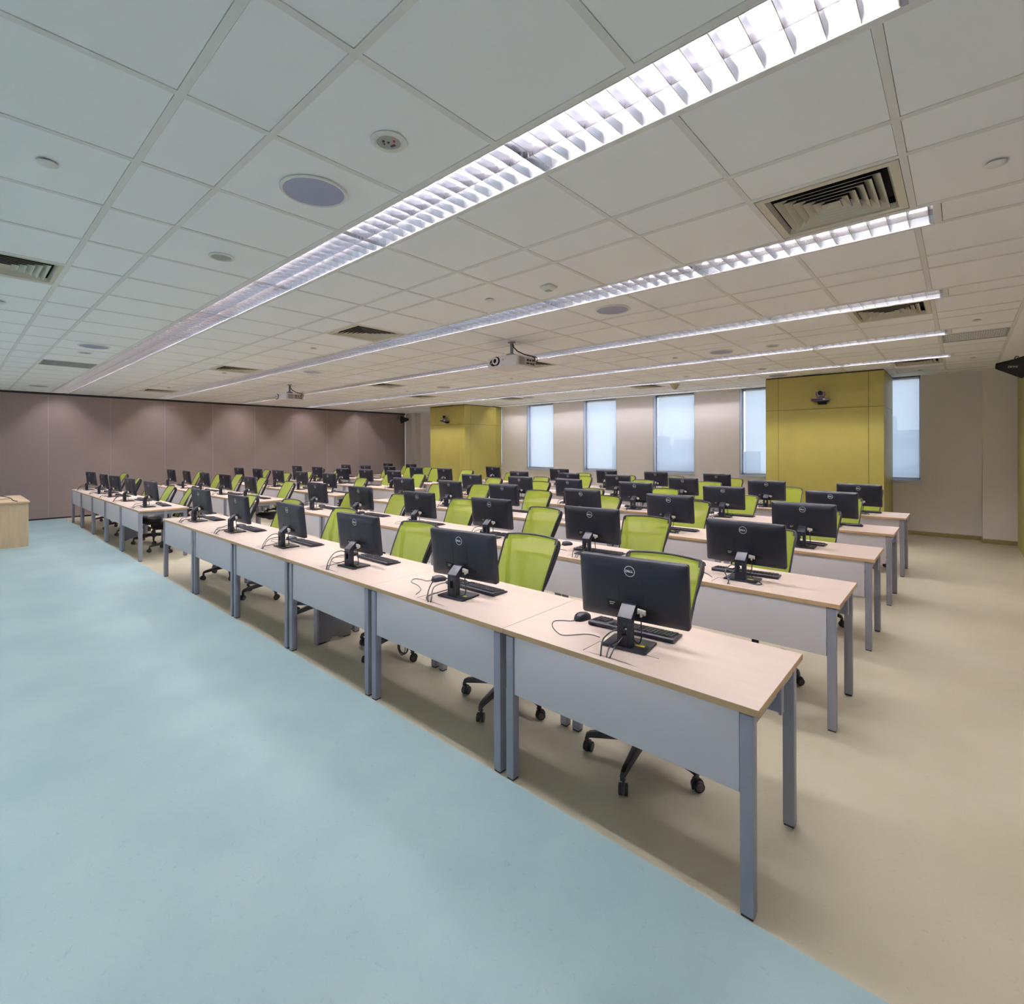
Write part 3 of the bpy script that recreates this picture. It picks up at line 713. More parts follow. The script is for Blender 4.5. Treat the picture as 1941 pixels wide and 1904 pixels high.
# ------------------------------------------------------------------ desks
TT = 0.025; HT = 0.75
def desk():
    """origin on the floor at the front edge centre; x across, y back"""
    r = empty('computer_desk'); h = W/2-0.0008
    fx0, fx1, fy0, fy1 = -0.147, 0.153, 0.040, 0.180
    # top with the cable flap opening
    b = MB()
    b.mi = 0
    xs = [-h+0.001, fx0, fx1, h-0.001]; ys = [0.001, fy0, fy1, D-0.001]
    for i in range(3):
        for j in range(3):
            if i == 1 and j == 1: continue
            b.quad((xs[i], ys[j], HT), (xs[i+1], ys[j], HT), (xs[i+1], ys[j+1], HT), (xs[i], ys[j+1], HT))
            b.quad((xs[i], ys[j+1], HT-TT), (xs[i+1], ys[j+1], HT-TT), (xs[i+1], ys[j], HT-TT), (xs[i], ys[j], HT-TT))
    b.mi = 1
    for (x0, y0), (x1, y1) in (((-h, 0), (h, 0)), ((h, 0), (h, D)), ((h, D), (-h, D)), ((-h, D), (-h, 0))):
        b.quad((x0, y0, HT-TT), (x1, y1, HT-TT), (x1, y1, HT-0.001), (x0, y0, HT-0.001))
        ix = lambda v, lo, hi: min(max(v, lo), hi)
        b.quad((x0, y0, HT-0.001), (x1, y1, HT-0.001), (ix(x1, -h+0.001, h-0.001), ix(y1, 0.001, D-0.001), HT), (ix(x0, -h+0.001, h-0.001), ix(y0, 0.001, D-0.001), HT))
        b.quad((ix(x0, -h+0.001, h-0.001), ix(y0, 0.001, D-0.001), HT-TT), (ix(x1, -h+0.001, h-0.001), ix(y1, 0.001, D-0.001), HT-TT), (x1, y1, HT-TT), (x0, y0, HT-TT))
    b.mi = 2
    for (x0, y0), (x1, y1) in (((fx0, fy0), (fx1, fy0)), ((fx1, fy0), (fx1, fy1)), ((fx1, fy1), (fx0, fy1)), ((fx0, fy1), (fx0, fy0))):
        b.quad((x0, y0, HT), (x1, y1, HT), (x1, y1, HT-TT), (x0, y0, HT-TT))
    b.build('tabletop', ['maple', 'maple_edge', 'dark_line'], r, recalc=False)
    # flap: a lid with a bowed front edge that leaves a slit for the cables
    b = MB(); n = 10; g = 0.0012
    pts = [(fx1-g, fy1-g), (fx0+g, fy1-g)]
    for k in range(n+1):
        t = k/n; pts.append((fx0+g+(fx1-fx0-2*g)*t, fy0+0.0015+0.011*math.sin(PI*t)**1.5*(1 if True else 0)))
    b.prism(pts, TT-0.004, 'z', HT-TT+0.003)
    b.build('cable_flap', 'maple', r)
    MB().box(fx0-0.02, fx1+0.02, fy0-0.02, fy1+0.02, HT-TT-0.07, HT-TT-0.066).box(fx0-0.02, fx1+0.02, fy0-0.021, fy0-0.02, HT-TT-0.07, HT-TT).build('cable_tray', 'dark_grey_panel', r)
    s = 0.0464; gx = 0.0195; zt = HT-TT-0.006
    for sx in (-1, 1):
        for y0 in (0.003, D-0.022-s):
            x0 = sx*(h-gx)-(s if sx > 0 else 0)
            b = MB(); b.box(x0, x0+s, y0, y0+s, 0.008, zt)
            lg = b.build('leg', 'grey_metal', r, bevel=0.004)
            MB().box(x0+0.003, x0+s-0.003, y0+0.003, y0+s-0.003, 0, 0.009).build('foot', 'black_key', lg)
        x0 = sx*(h-gx)-(s if sx > 0 else 0)
        MB().box(x0+0.006, x0+s-0.006, 0.003+s, D-0.022-s, zt-0.048, zt).build('end_rail', 'grey_metal', r, bevel=0.002)
    b = MB(); b.box(-h+0.012, h-0.012, 0.325, 0.352, HT-TT-0.115, HT-TT-0.03); b.box(-h+0.006, -h+0.016, 0.318, 0.358, HT-TT-0.12, HT-TT-0.001); b.box(h-0.016, h-0.006, 0.318, 0.358, HT-TT-0.12, HT-TT-0.001)
    b.build('centre_beam', 'grey_metal', r, bevel=0.002)
    xi = h-gx-s-0.003
    b = MB(); b.box(-xi, xi, 0.011, 0.027, 0.432, HT-TT-0.004); b.build('modesty_panel', 'grey_panel', r, bevel=0.0015)
    b = MB()
    for sx in (-1, 1):
        for z in (0.50, 0.64): b.box(sx*xi-0.006, sx*xi+0.006, 0.018, 0.036, z-0.012, z+0.012)
    b.build('panel_clip', 'black_key', r)
    return r
ROWS = ['front row', 'second row', 'third row', 'fourth row', 'fifth row', 'back row']
def col_name(i):
    return ['at the open end', 'second from the open end', 'third from the open end', 'third from the middle aisle', 'second from the middle aisle', 'just before the middle aisle',
            'just across the middle aisle', 'second beyond the middle aisle', 'third beyond the middle aisle', 'second from the partition', 'beside the partition'][i]
def where_desk(r, i):
    if r == 5: 
        d = {2: 'at the near column', 3: 'second past the near column', 4: 'third past the near column', 5: 'just before the middle aisle', 6: 'just across the middle aisle', 9: 'second from the partition', 10: 'beside the partition'}
        return ROWS[5]+', '+d[i]
    return ROWS[r]+', '+col_name(i)
def xc(i): return -(i+0.5)*W-(AISLE if i > 5 else 0)
STATIONS = [(r, i) for r in range(6) for i in range(11) if not (r == 5 and i in (0, 1, 7, 8))]
dk = desk(); first = True
for r, i in STATIONS:
    o = dk if first else copy_tree(dk); first = False
    o.location = (xc(i), r*PITCH, 0)
    tag(o, 'maple-topped grey steel desk, '+where_desk(r, i), 'desk', 'computer desks in the %s' % ROWS[r])

# ------------------------------------------------------------------ monitors
def monitor():
    """origin on the tabletop under the screen; back faces -y"""
    r = empty('computer_monitor')
    w2, z0, z1 = 0.2625, 0.098, 0.398
    tilt = Matrix.Translation((0, 0.030, 0.248)) @ Matrix.Rotation(math.radians(6.0), 4, 'X') @ Matrix.Translation((0, 0, -0.248))
    # casing: front rim and bulged back
    b = MB()
    def ring(y, x, a, c, rad=0.012, n=4):
        out = []
        for cx_, cz_, t0 in ((x-rad, c-rad, 0), (-x+rad, c-rad, PI/2), (-x+rad, a+rad, PI), (x-rad, a+rad, 1.5*PI)):
            for k in range(n+1):
                t = t0+PI/2*k/n; out.append((cx_+rad*math.cos(t), y, cz_+rad*math.sin(t)))
        return out
    rings = [ring(0.022, w2, z0, z1), ring(0.0, w2, z0, z1), ring(-0.004, w2-0.003, z0+0.003, z1-0.003), ring(-0.018, w2-0.035, z0+0.03, z1-0.030, 0.02), ring(-0.021, w2-0.06, z0+0.05, z1-0.05, 0.02)]
    n = len(rings[0]); vs = [tilt @ Vector(v) for rg in rings for v in rg]
    fs = [(q*n+k, q*n+(k+1) % n, (q+1)*n+(k+1) % n, (q+1)*n+k) for q in range(len(rings)-1) for k in range(n)]
    fs += [tuple(range(n-1, -1, -1)), tuple((len(rings)-1)*n+k for k in range(n))]
    b.add(vs, fs); cs = b.build('casing', 'black_plastic', r, smooth=True)
    MB().box(-w2+0.014, w2-0.014, 0.0222, 0.0235, z0+0.018, z1-0.014, tilt).build('screen', 'black_gloss', r)
    # long slot near the top edge, recess with sockets, hinge cover outline
    MB().box(-w2+0.025, w2-0.035, -0.0075, -0.002, z1-0.0185, z1-0.015, tilt).build('vent_slot', 'slot_black', cs)
    b = MB()
    b.box(-0.0605, -0.0590, -0.0214, -0.0195, 0.17, 0.312, tilt); b.box(0.0590, 0.0605, -0.0214, -0.0195, 0.17, 0.312, tilt); b.box(-0.0605, 0.0605, -0.0214, -0.0195, 0.311, 0.3125, tilt)
    b.build('cover_seam', 'slot_black', cs)
    b = MB(); b.prism([(-0.125, 0.196), (0.122, 0.172), (0.122, 0.150), (-0.110, 0.150)], 0.0020, 'y', -0.0232)
    for k in range(len(b.v)): b.v[k] = tuple(tilt @ Vector(b.v[k]))
    b.build('socket_recess', 'slot_black', cs)
    b = MB(); 
    for k in range(4): b.box(-0.105+0.007*k, -0.100+0.007*k, -0.0242, -0.0230, 0.180, 0.184, tilt)
    for k in range(3): b.box(-0.105+0.007*k, -0.100+0.007*k, -0.0242, -0.0230, 0.171, 0.175, tilt)
    b.build('small_print', 'print_white', cs)
    # logo: ring with the four letters, the second one tilted
    b = MB(); zc_ = 0.343; R = 0.0258
    for rr0, rr1 in ((R, R-0.0028),):
        vs = []; n = 40
        for k in range(n):
            t = 2*PI*k/n
            for q in (rr0, rr1): vs.append((q*math.cos(t), -0.0222, zc_+q*math.sin(t)))
        b.add([tilt @ Vector(v) for v in vs], [(2*k, 2*k+1, (2*k+3) % (2*n), (2*k+2) % (2*n)) for k in range(n)])
    adv = [-0.0140, -0.0045, 0.0052, 0.0130]
    for ch, ax, rot in zip('DELL', adv, (0, 0.6, 0, 0)):
        lv, lf = text_mesh(ch, 0.0150, offset=0.0007)
        cxm = (min(v.x for v in lv)+max(v.x for v in lv))/2; czm = (min(v.y for v in lv)+max(v.y for v in lv))/2
        out = []
        for v in lv:
            x, z = v.x-cxm, v.y-czm; x, z = x*math.cos(rot)-z*math.sin(rot), x*math.sin(rot)+z*math.cos(rot)
            out.append(tilt @ Vector((ax+x, -0.0222, zc_+z)))
        b.add(out, lf)
    lg = b.build('logo', 'logo_silver', cs, recalc=False); lg['label'] = 'silver ringed four-letter logo'
    # stand
    b = MB(); b.prism([(-0.105, -0.085), (0.105, -0.085), (0.105, 0.072), (-0.105, 0.072)], 0.012, 'z', 0.0)
    st = b.build('stand_base', 'black_plastic', r, bevel=0.006)
    MB().box(0.035, 0.078, -0.028, -0.012, 0.012, 0.0128).build('sticker', 'yellow_sticker', st)['label'] = 'yellow sticker'
    # neck: two cheeks with a cable hole, sloping top plate
    b = MB(); y0, y1 = -0.068, -0.030
    b.box(-0.034, -0.012, y0, y1, 0.012, 0.125); b.box(0.012, 0.034, y0, y1, 0.012, 0.125); b.box(-0.012, 0.012, y0, y1, 0.012, 0.062); b.box(-0.012, 0.012, y0, y1, 0.105, 0.125)
    b.prism([(-0.068, 0.125), (-0.030, 0.125), (0.018, 0.165), (0.014, 0.190), (-0.012, 0.190), (-0.068, 0.143)], 0.068, 'x', -0.034)
    b.build('stand_neck', 'black_plastic', r, bevel=0.002)
    MB().box(-0.030, 0.030, -0.026, 0.01, 0.150, 0.205, tilt).build('hinge', 'black_plastic', r, bevel=0.003)
    # white plug with its black lead
    b = MB(); b.prism([(0.042, 0.178), (0.080, 0.172), (0.080, 0.152), (0.073, 0.150), (0.071, 0.158), (0.066, 0.158), (0.064, 0.142), (0.056, 0.142), (0.054, 0.160), (0.050, 0.160), (0.048, 0.154), (0.042, 0.155)], 0.014, 'y', -0.018)
    b.build('video_plug', 'connector_white', r, bevel=0.0015)['label'] = 'white video plug'
    return r
def lead(name, parent, paths, rad=0.0034):
    b = MB()
    for p in paths: b.tube(smooth_path(p), rad, 6)
    return b.build(name, 'black_cable', parent, smooth=True)
def smooth_path(p, n=6):
    P = [Vector(q) for q in p]; P = [P[0]]+P+[P[-1]]; out = []
    for i in range(1, len(P)-2):
        for k in range(n):
            t = k/n; a, b_, c, d = P[i-1], P[i], P[i+1], P[i+2]
            out.append(0.5*((2*b_)+(c-a)*t+(2*a-5*b_+4*c-d)*t*t+(-a+3*b_-3*c+d)*t**3))
    out.append(P[-2]); return out
# the leads leave the slit of the flap, which lies 0.205 in front of the monitor's origin
LEADS = [
    [[(0.060, -0.011, 0.144), (0.060, -0.014, 0.11), (0.060, -0.01, 0.05), (0.045, -0.015, 0.020), (0.0, -0.03, 0.055), (-0.03, -0.08, 0.035), (-0.035, -0.15, 0.03), (-0.03, -0.205, -0.012)],
     [(-0.005, -0.04, 0.09), (-0.05, -0.06, 0.075), (-0.07, -0.10, 0.06), (-0.065, -0.16, 0.05), (-0.055, -0.203, -0.012)],
     [(0.0, -0.05, 0.07), (-0.02, -0.09, 0.03), (-0.01, -0.15, 0.035), (-0.018, -0.206, -0.012)]],
    [[(0.060, -0.011, 0.144), (0.062, -0.016, 0.10), (0.065, -0.014, 0.03), (0.05, -0.04, 0.018), (0.02, -0.07, 0.014)],
     [(-0.005, -0.04, 0.09), (-0.06, -0.07, 0.12), (-0.11, -0.11, 0.10), (-0.10, -0.17, 0.04), (-0.06, -0.203, -0.012)],
     [(-0.005, -0.04, 0.085), (-0.05, -0.08, 0.09), (-0.08, -0.14, 0.07), (-0.05, -0.19, 0.02), (-0.045, -0.204, -0.012)],
     [(0.0, -0.03, 0.06), (-0.08, -0.06, 0.03), (-0.13, -0.10, 0.012), (-0.12, -0.16, 0.010), (-0.07, -0.20, 0.006), (-0.065, -0.204, -0.012)]],
    [[(0.060, -0.011, 0.144), (0.064, -0.02, 0.09), (0.06, -0.03, 0.05), (0.09, -0.04, 0.02), (0.14, -0.07, 0.006), (0.12, -0.11, 0.006), (0.06, -0.10, 0.006)],
     [(-0.005, -0.04, 0.09), (-0.06, -0.06, 0.10), (-0.085, -0.10, 0.055), (-0.05, -0.16, 0.035), (-0.02, -0.206, -0.012)],
     [(-0.005, -0.04, 0.09), (-0.04, -0.07, 0.06), (-0.06, -0.12, 0.02), (-0.035, -0.17, 0.03), (-0.04, -0.205, -0.012)]]]
mon_protos = []
for v in range(3):
    m_ = monitor() if v == 0 else copy_tree(mon_protos[0])
    mon_protos.append(m_)
for v in range(3): lead('lead', mon_protos[v], LEADS[v])
YAW = {(0, 0): (-0.02, 7), (0, 1): (0.02, 6), (0, 2): (0.03, 4), (0, 3): (0.07, 0), (0, 4): (0.02, 0), (0, 5): (0, 4), (0, 6): (0.07, 4), (0, 7): (-0.07, 2), (0, 8): (-0.06, 6), (0, 9): (0.12, 2), (0, 10): (-0.05, 8),
       (1, 0): (0, 0), (1, 1): (-0.04, 4), (1, 2): (-0.03, 4), (1, 3): (0, 4), (1, 4): (-0.06, 2), (1, 5): (-0.04, 2), (1, 6): (-0.12, -2), (1, 7): (-0.16, 2), (1, 8): (-0.15, 0), (1, 9): (-0.16, -2), (1, 10): (-0.16, 2),
       (2, 0): (0.04, 2), (2, 1): (-0.04, 2), (2, 2): (0.03, 0), (2, 3): (-0.09, 4), (2, 4): (-0.02, 0), (2, 5): (-0.02, 4), (2, 6): (-0.14, 0), (2, 7): (-0.14, 0), (2, 8): (-0.14, 2), (2, 9): (-0.12, 1), (2, 10): (-0.12, 3),
       (3, 0): (0, -4), (3, 1): (0, 4), (3, 2): (-0.07, 4), (3, 3): (-0.07, 0), (3, 4): (0.09, 4), (3, 5): (0.05, 2), (3, 6): (-0.09, 0), (3, 7): (-0.04, 4), (3, 8): (0.07, 4), (3, 9): (-0.05, 2), (3, 10): (-0.05, 2),
       (4, 0): (0.07, -4), (4, 1): (0.11, 6), (4, 2): (0, -2), (4, 3): (-0.05, 2), (4, 4): (0.04, -2), (4, 5): (-0.08, 0), (4, 6): (-0.14, 2), (4, 7): (-0.09, 2), (4, 8): (-0.09, 0), (4, 9): (-0.12, 0), (4, 10): (-0.04, 0),
       (5, 2): (0.01, -2), (5, 3): (-0.04, 0), (5, 4): (-0.02, 0), (5, 5): (-0.13, 6), (5, 6): (0.06, 0), (5, 9): (0.04, 0), (5, 10): (-0.03, 0)}
used = [False]*3
vv = {0: [0, 1, 1, 1, 0, 0], 1: [2, 0, 1]}
for n_, (r, i) in enumerate(STATIONS):
    v = vv[0][i] if (r == 0 and i < 6) else (r*5+i*7) % 3
    if (r, i) == (1, 0): v = 2
    o = mon_protos[v]
    if used[v]: o = copy_tree(o)
    used[v] = True
    dx, a = YAW[(r, i)]
    o.location = (xc(i)+dx, r*PITCH+0.237, HT); o.rotation_euler = (0, 0, math.radians(a))
    tag(o, 'black monitor with silver ringed logo, '+where_desk(r, i), 'monitor', 'black monitors in the %s' % ROWS[r])

# ------------------------------------------------------------------ keyboards and mice
def keyboard():
    """origin at the centre on the tabletop; the user's edge is at +y"""
    r = empty('keyboard'); w2, d2 = 0.222, 0.066
    b = MB(); b.prism([(-d2, 0.006), (-d2+0.008, 0.001), (d2, 0.001), (d2, 0.010), (-d2+0.012, 0.024), (-d2, 0.020)], 2*w2, 'x', -w2)
    b.build('case', 'black_plastic', r, bevel=0.003)
    b = MB(); 
    sl = lambda y: 0.010+(d2-y)*(0.014/(2*d2-0.012))
    def key(x0, x1, y0, y1):
        b.add([(x0, y0, sl(y0)), (x1, y0, sl(y0)), (x1, y1, sl(y1)), (x0, y1, sl(y1)), (x0+0.002, y0+0.002, sl(y0)+0.007), (x1-0.002, y0+0.002, sl(y0)+0.007), (x1-0.002, y1-0.002, sl(y1)+0.007), (x0+0.002, y1-0.002, sl(y1)+0.007)],
              [(4, 5, 6, 7), (0, 1, 5, 4), (1, 2, 6, 5), (2, 3, 7, 6), (3, 0, 4, 7)])
    p = 0.019
    for row in range(6):
        y0 = -d2+0.012+row*0.0182
        # seen from the user's side the number pad is at the user's right, that is at -x here
        x = w2-0.012
        if row == 5:
            for wd in (1.3, 1.1, 1.3, 5.2, 1.3, 1.1, 1.3): key(x-wd*p+0.001, x-0.001, y0, y0+0.0165); x -= wd*p
            x -= 0.3*p
            for k in range(3): key(x-p+0.001, x-0.001, y0, y0+0.0165); x -= p
        else:
            for k in range(13): key(x-p+0.001, x-0.001, y0, y0+0.0165); x -= p
            x -= 0.9*p
            if row in (0, 1, 2):
                for k in range(3): key(x-p+0.001, x-0.001, y0, y0+0.0165); x -= p
            elif row == 4: key(x-2*p+0.001, x-p-0.001, y0, y0+0.0165); x -= 3*p
            else: x -= 3*p
        x = -w2+0.012+4*p
        if row > 0:
            for k in range(4): key(x-p+0.001, x-0.001, y0, y0+0.0165); x -= p
    b.build('keys', 'black_key', r)
    return r
def mouse():
    r = empty('computer_mouse'); b = MB(); n, m_ = 20, 8
    vs = []
    for j in range(m_+1):
        ph = j/m_*PI/2
        for k in range(n):
            t = 2*PI*k/n; rr = math.cos(ph)**0.7
            x = 0.031*rr*math.cos(t)*(1-0.12*math.sin(t)); y = 0.056*rr*math.sin(t)
            z = 0.004+0.034*math.sin(ph)*(1-0.18*(y/0.056))
            vs.append((x, y, z))
    fs = [(j*n+k, j*n+(k+1) % n, (j+1)*n+(k+1) % n, (j+1)*n+k) for j in range(m_) for k in range(n)]+[tuple(range(n-1, -1, -1))]
    b.add(vs, fs); b.build('body', 'black_plastic', r, smooth=True)
    MB().box(-0.0008, 0.0008, -0.050, -0.018, 0.026, 0.0362).build('button_seam', 'slot_black', r)
    MB().cyl((-0.003, -0.034, 0.031), (0.003, -0.034, 0.031), 0.0065, n=12).build('wheel', 'black_key', r)
    b = MB(); b.prism([(-0.02, -0.04), (0.02, -0.04), (0.022, 0.04), (-0.022, 0.04)], 0.004, 'z', 0.0); b.build('foot', 'caster_rubber', r)
    return r
kb = keyboard(); ms = mouse()
CORDS = [[(0, -0.052, 0.012), (-0.005, -0.075, 0.004), (-0.045, -0.11, 0.003), (-0.06, -0.15, 0.003), (-0.01, -0.205, 0.003), (0.08, -0.245, 0.003), (0.125, -0.235, 0.003), (0.175, -0.14, 0.003), (0.24, -0.12, 0.003)],
         [(0, -0.052, 0.012), (-0.02, -0.08, 0.004), (-0.09, -0.10, 0.003), (-0.12, -0.14, 0.003), (-0.05, -0.18, 0.003), (0.05, -0.17, 0.003), (0.16, -0.19, 0.003), (0.24, -0.25, 0.003)]]
ms2 = copy_tree(ms)
lead('cord', ms, CORDS[0:1], 0.0020); lead('cord', ms2, CORDS[1:2], 0.0020)
KB = {(0, 0): (-0.70, 0.415, 5), (0, 1): (-1.84, 0.42, 0), (0, 2): (-3.03, 0.47, -1), (0, 3): (-4.18, 0.43, 0), (0, 4): (-5.44, 0.42, 0), (0, 5): (-6.69, 0.43, 0), (1, 0): (-0.645, 1.985, 5), (1, 1): (-1.84, 1.92, 3)}
MS = {(0, 0): (-0.985, 0.385), (0, 1): (-2.165, 0.385), (1, 1): (-2.235, 2.00)}
fk = fm = True; um = [False, False]
for r, i in STATIONS:
    o = kb if fk else copy_tree(kb); fk = False
    if (r, i) in KB: x, y, a = KB[(r, i)]
    else: x, y, a = xc(i)+random.uniform(-0.05, 0.10), r*PITCH+0.44+random.uniform(-0.03, 0.03), random.uniform(-5, 5)
    o.location = (x, y, HT); o.rotation_euler = (0, 0, math.radians(a))
    tag(o, 'black keyboard on desk, '+where_desk(r, i), 'keyboard', 'black keyboards in the %s' % ROWS[r])
    v = (r+i) % 2; o = (ms, ms2)[v]
    if um[v]: o = copy_tree(o)
    um[v] = True
    if (r, i) in MS: mx_, my_ = MS[(r, i)]
    else: mx_, my_ = x-0.30-random.uniform(0, 0.04), y+random.uniform(-0.06, 0.04)
    if mx_ < xc(i)-W/2+0.06: mx_ = xc(i)-W/2+0.06
    o.location = (mx_, my_, HT); o.rotation_euler = (0, 0, math.radians(random.uniform(-20, 20) if (r, i) not in MS else {(0, 0): -12, (0, 1): -18, (1, 1): -30}[(r, i)]))
    tag(o, 'black corded mouse on desk, '+where_desk(r, i), 'mouse', 'black mice in the %s' % ROWS[r])

# ------------------------------------------------------------------ chairs
def chair():
    """origin on the floor under the column; the sitter faces -y. Everything above the column moves with 'dz' by copies"""
    r = empty('office_chair')
    zt, zb = 1.045, 0.585
    def back_pt(u, v, off=0.0):
        """u -1..1 across, v 0..1 up"""
        hw = 0.195+0.030*min(v, 1.0)
        y = 0.085+0.212*v-0.016*math.sin(PI*v)-0.028*(u*u)+off
        return Vector((hw*u, y, zb+(zt-zb)*v-0.012*u*u*v))
    b = MB(); nu, nv = 12, 14; vs = []
    for j in range(nv+1):
        for i in range(nu+1):
            vs.append(back_pt((-1+2*i/nu)*0.985, j/nv))
    b.add(vs, [(j*(nu+1)+i, j*(nu+1)+i+1, (j+1)*(nu+1)+i+1, (j+1)*(nu+1)+i) for j in range(nv) for i in range(nu)])
    b.build('backrest_mesh', 'green_mesh', r, smooth=True)
    # frame round the mesh
    path = []
    for k in range(13): path.append(back_pt(-0.94+1.88*k/12, 1.0))
    path.append(back_pt(0.99, 0.975))
    for k in range(1, 13): path.append(back_pt(1.0, 0.95-0.90*k/12))
    path.append(back_pt(0.95, 0.0))
    for k in range(1, 12): path.append(back_pt(0.95-1.9*k/12, 0.0))
    path.append(back_pt(-0.95, 0.0))
    for k in range(0, 12): path.append(back_pt(-1.0, 0.05+0.90*k/12))
    path.append(back_pt(-0.99, 0.975))
    MB().tube(path, 0.0066, 8, closed=True).build('backrest_frame', 'chair_plastic', r, smooth=True)
    # rear yoke: two flat bars from the top corners down to the seat mechanism, joined at the top
    b = MB()
    for s in (-1, 1):
        pts = [back_pt(s*0.95, 0.96), back_pt(s*0.95, 0.92, 0.035), back_pt(s*0.93, 0.80, 0.055), back_pt(s*0.82, 0.45, 0.070), back_pt(s*0.62, 0.10, 0.075), Vector((s*0.085, 0.19, 0.50)), Vector((s*0.05, 0.12, 0.435))]
        pts = smooth_path(pts, 5)
        for p, q in zip(pts[:-1], pts[1:]):
            d = (q-p).normalized(); a = Vector((1, 0, 0)); a = (a-d*a.dot(d)).normalized(); c = d.cross(a)
            e = d*0.003
            vs = [p-e+a*0.010+c*0.017, p-e-a*0.010+c*0.017, p-e-a*0.010-c*0.017, p-e+a*0.010-c*0.017, q+e+a*0.010+c*0.017, q+e-a*0.010+c*0.017, q+e-a*0.010-c*0.017, q+e+a*0.010-c*0.017]
            b.add(vs, [(0, 1, 2, 3), (7, 6, 5, 4), (0, 4, 5, 1), (1, 5, 6, 2), (2, 6, 7, 3), (3, 7, 4, 0)])
    b.tube([back_pt(-0.90+1.8*k/10, 0.965, 0.014) for k in range(11)], 0.008, 8)
    b.build('backrest_yoke', 'chair_plastic', r, smooth=True)
    # seat cushion
    b = MB(); n = 24; ring_ = []
    def sq(rx, ry, p=0.35):
        out = []
        for k in range(n*2):
            t = 2*PI*k/(n*2); c_, s_ = math.cos(t), math.sin(t)
            out.append((math.copysign(abs(c_)**p, c_)*rx, math.copysign(abs(s_)**p, s_)*ry))
        return out
    prof = [(0.225, 0.215, 0.425), (0.238, 0.228, 0.440), (0.240, 0.230, 0.465), (0.228, 0.218, 0.488), (0.17, 0.16, 0.495), (0.001, 0.001, 0.490)]
    vs = []
    for rx, ry, z in prof:
        for x, y in sq(rx, ry): vs.append((x, y-0.045, z-(0.02 if y < -0.17 and z > 0.47 else 0)))
    m2 = 2*n
    b.add(vs, [(j*m2+k, j*m2+(k+1) % m2, (j+1)*m2+(k+1) % m2, (j+1)*m2+k) for j in range(len(prof)-1) for k in range(m2)]+[tuple(range(m2-1, -1, -1))])
    b.build('seat', 'seat_fabric', r, smooth=True)
    b = MB(); b.box(-0.07, 0.07, -0.12, 0.14, 0.375, 0.425); b.box(-0.16, 0.16, -0.06, -0.02, 0.405, 0.425); b.tube([(0.07, -0.03, 0.395), (0.20, -0.03, 0.395), (0.24, -0.03, 0.385)], 0.006, 8)
    b.build('tilt_mechanism', 'chair_plastic', r, bevel=0.006)
    MB().cyl((0, 0, 0.20), (0, 0, 0.38), 0.014, n=16).cyl((0, 0, 0.10), (0, 0, 0.27), 0.025, n=16).build('gas_lift', 'chair_plastic', r, smooth=True)
    MB().lathe([(0.0001, 0.085), (0.028, 0.085), (0.040, 0.10), (0.042, 0.135), (0.030, 0.150), (0.026, 0.150)], 20).build('hub', 'chair_plastic', r, smooth=True)
    for k in range(5):
        a = Matrix.Rotation(math.radians(-85+72*k), 4, 'Z')
        # leg: tapering arm then an elbow down to the caster
        b = MB()
        secs = [(0.03, 0.132, 0.024, 0.026), (0.12, 0.124, 0.021, 0.022), (0.22, 0.110, 0.017, 0.018), (0.285, 0.100, 0.015, 0.015), (0.308, 0.090, 0.014, 0.012), (0.312, 0.062, 0.012, 0.006)]
        vs = []
        for x, z, hw, hh in secs:
            if z > 0.08: vs += [(x, -hw*0.75, z+hh), (x, hw*0.75, z+hh), (x, hw, z-hh), (x, -hw, z-hh)]
            else: vs += [(x+0.004, -hw, z), (x+0.004, hw, z), (x-0.026, hw, z), (x-0.026, -hw, z)]
        fs = [(j*4+q, j*4+(q+1) % 4, (j+1)*4+(q+1) % 4, (j+1)*4+q) for j in range(len(secs)-1) for q in range(4)]+[(3, 2, 1, 0), tuple(len(secs)*4-4+q for q in range(4))]
        b.add([a @ Vector(v) for v in vs], fs)
        lg = b.build('leg', 'chair_plastic', r, bevel=0.003)
        # caster turned at its own angle
        cm = a @ Matrix.Translation((0.300, 0, 0)) @ Matrix.Rotation(math.radians((37*k*k+20) % 360), 4, 'Z')
        b = MB()
        hood = [(0.018*0+0.030*math.cos(t)+0.012, 0.030+0.031*math.sin(t)) for t in [PI*q/8 for q in range(9)]]
        b.prism([(-0.020, 0.030), (-0.018, 0.010), (0.0, 0.012)]+[(x, z) for x, z in hood[:]], 0.012, 'y', -0.006)
        b.cyl((0, 0, 0.05), (0, 0, 0.075), 0.007, n=10)
        for k_ in range(len(b.v)): b.v[k_] = tuple(cm @ Vector(b.v[k_]))
        cs = b.build('caster', 'chair_plastic', lg)
        b = MB()
        for s in (-1, 1):
            b.mi = 0; b.cyl(cm @ Vector((0.012, s*0.007, 0.0265)), cm @ Vector((0.012, s*0.022, 0.0265)), 0.0265, n=20)
            b.mi = 1; b.cyl(cm @ Vector((0.012, s*0.022, 0.0265)), cm @ Vector((0.012, s*0.0235, 0.0265)), 0.019, n=20)
        b.build('wheel', ['caster_rubber', 'caster_rim'], cs, smooth=True)
    return r
UP = ('backrest_mesh', 'backrest_frame', 'backrest_yoke', 'seat', 'tilt_mechanism')
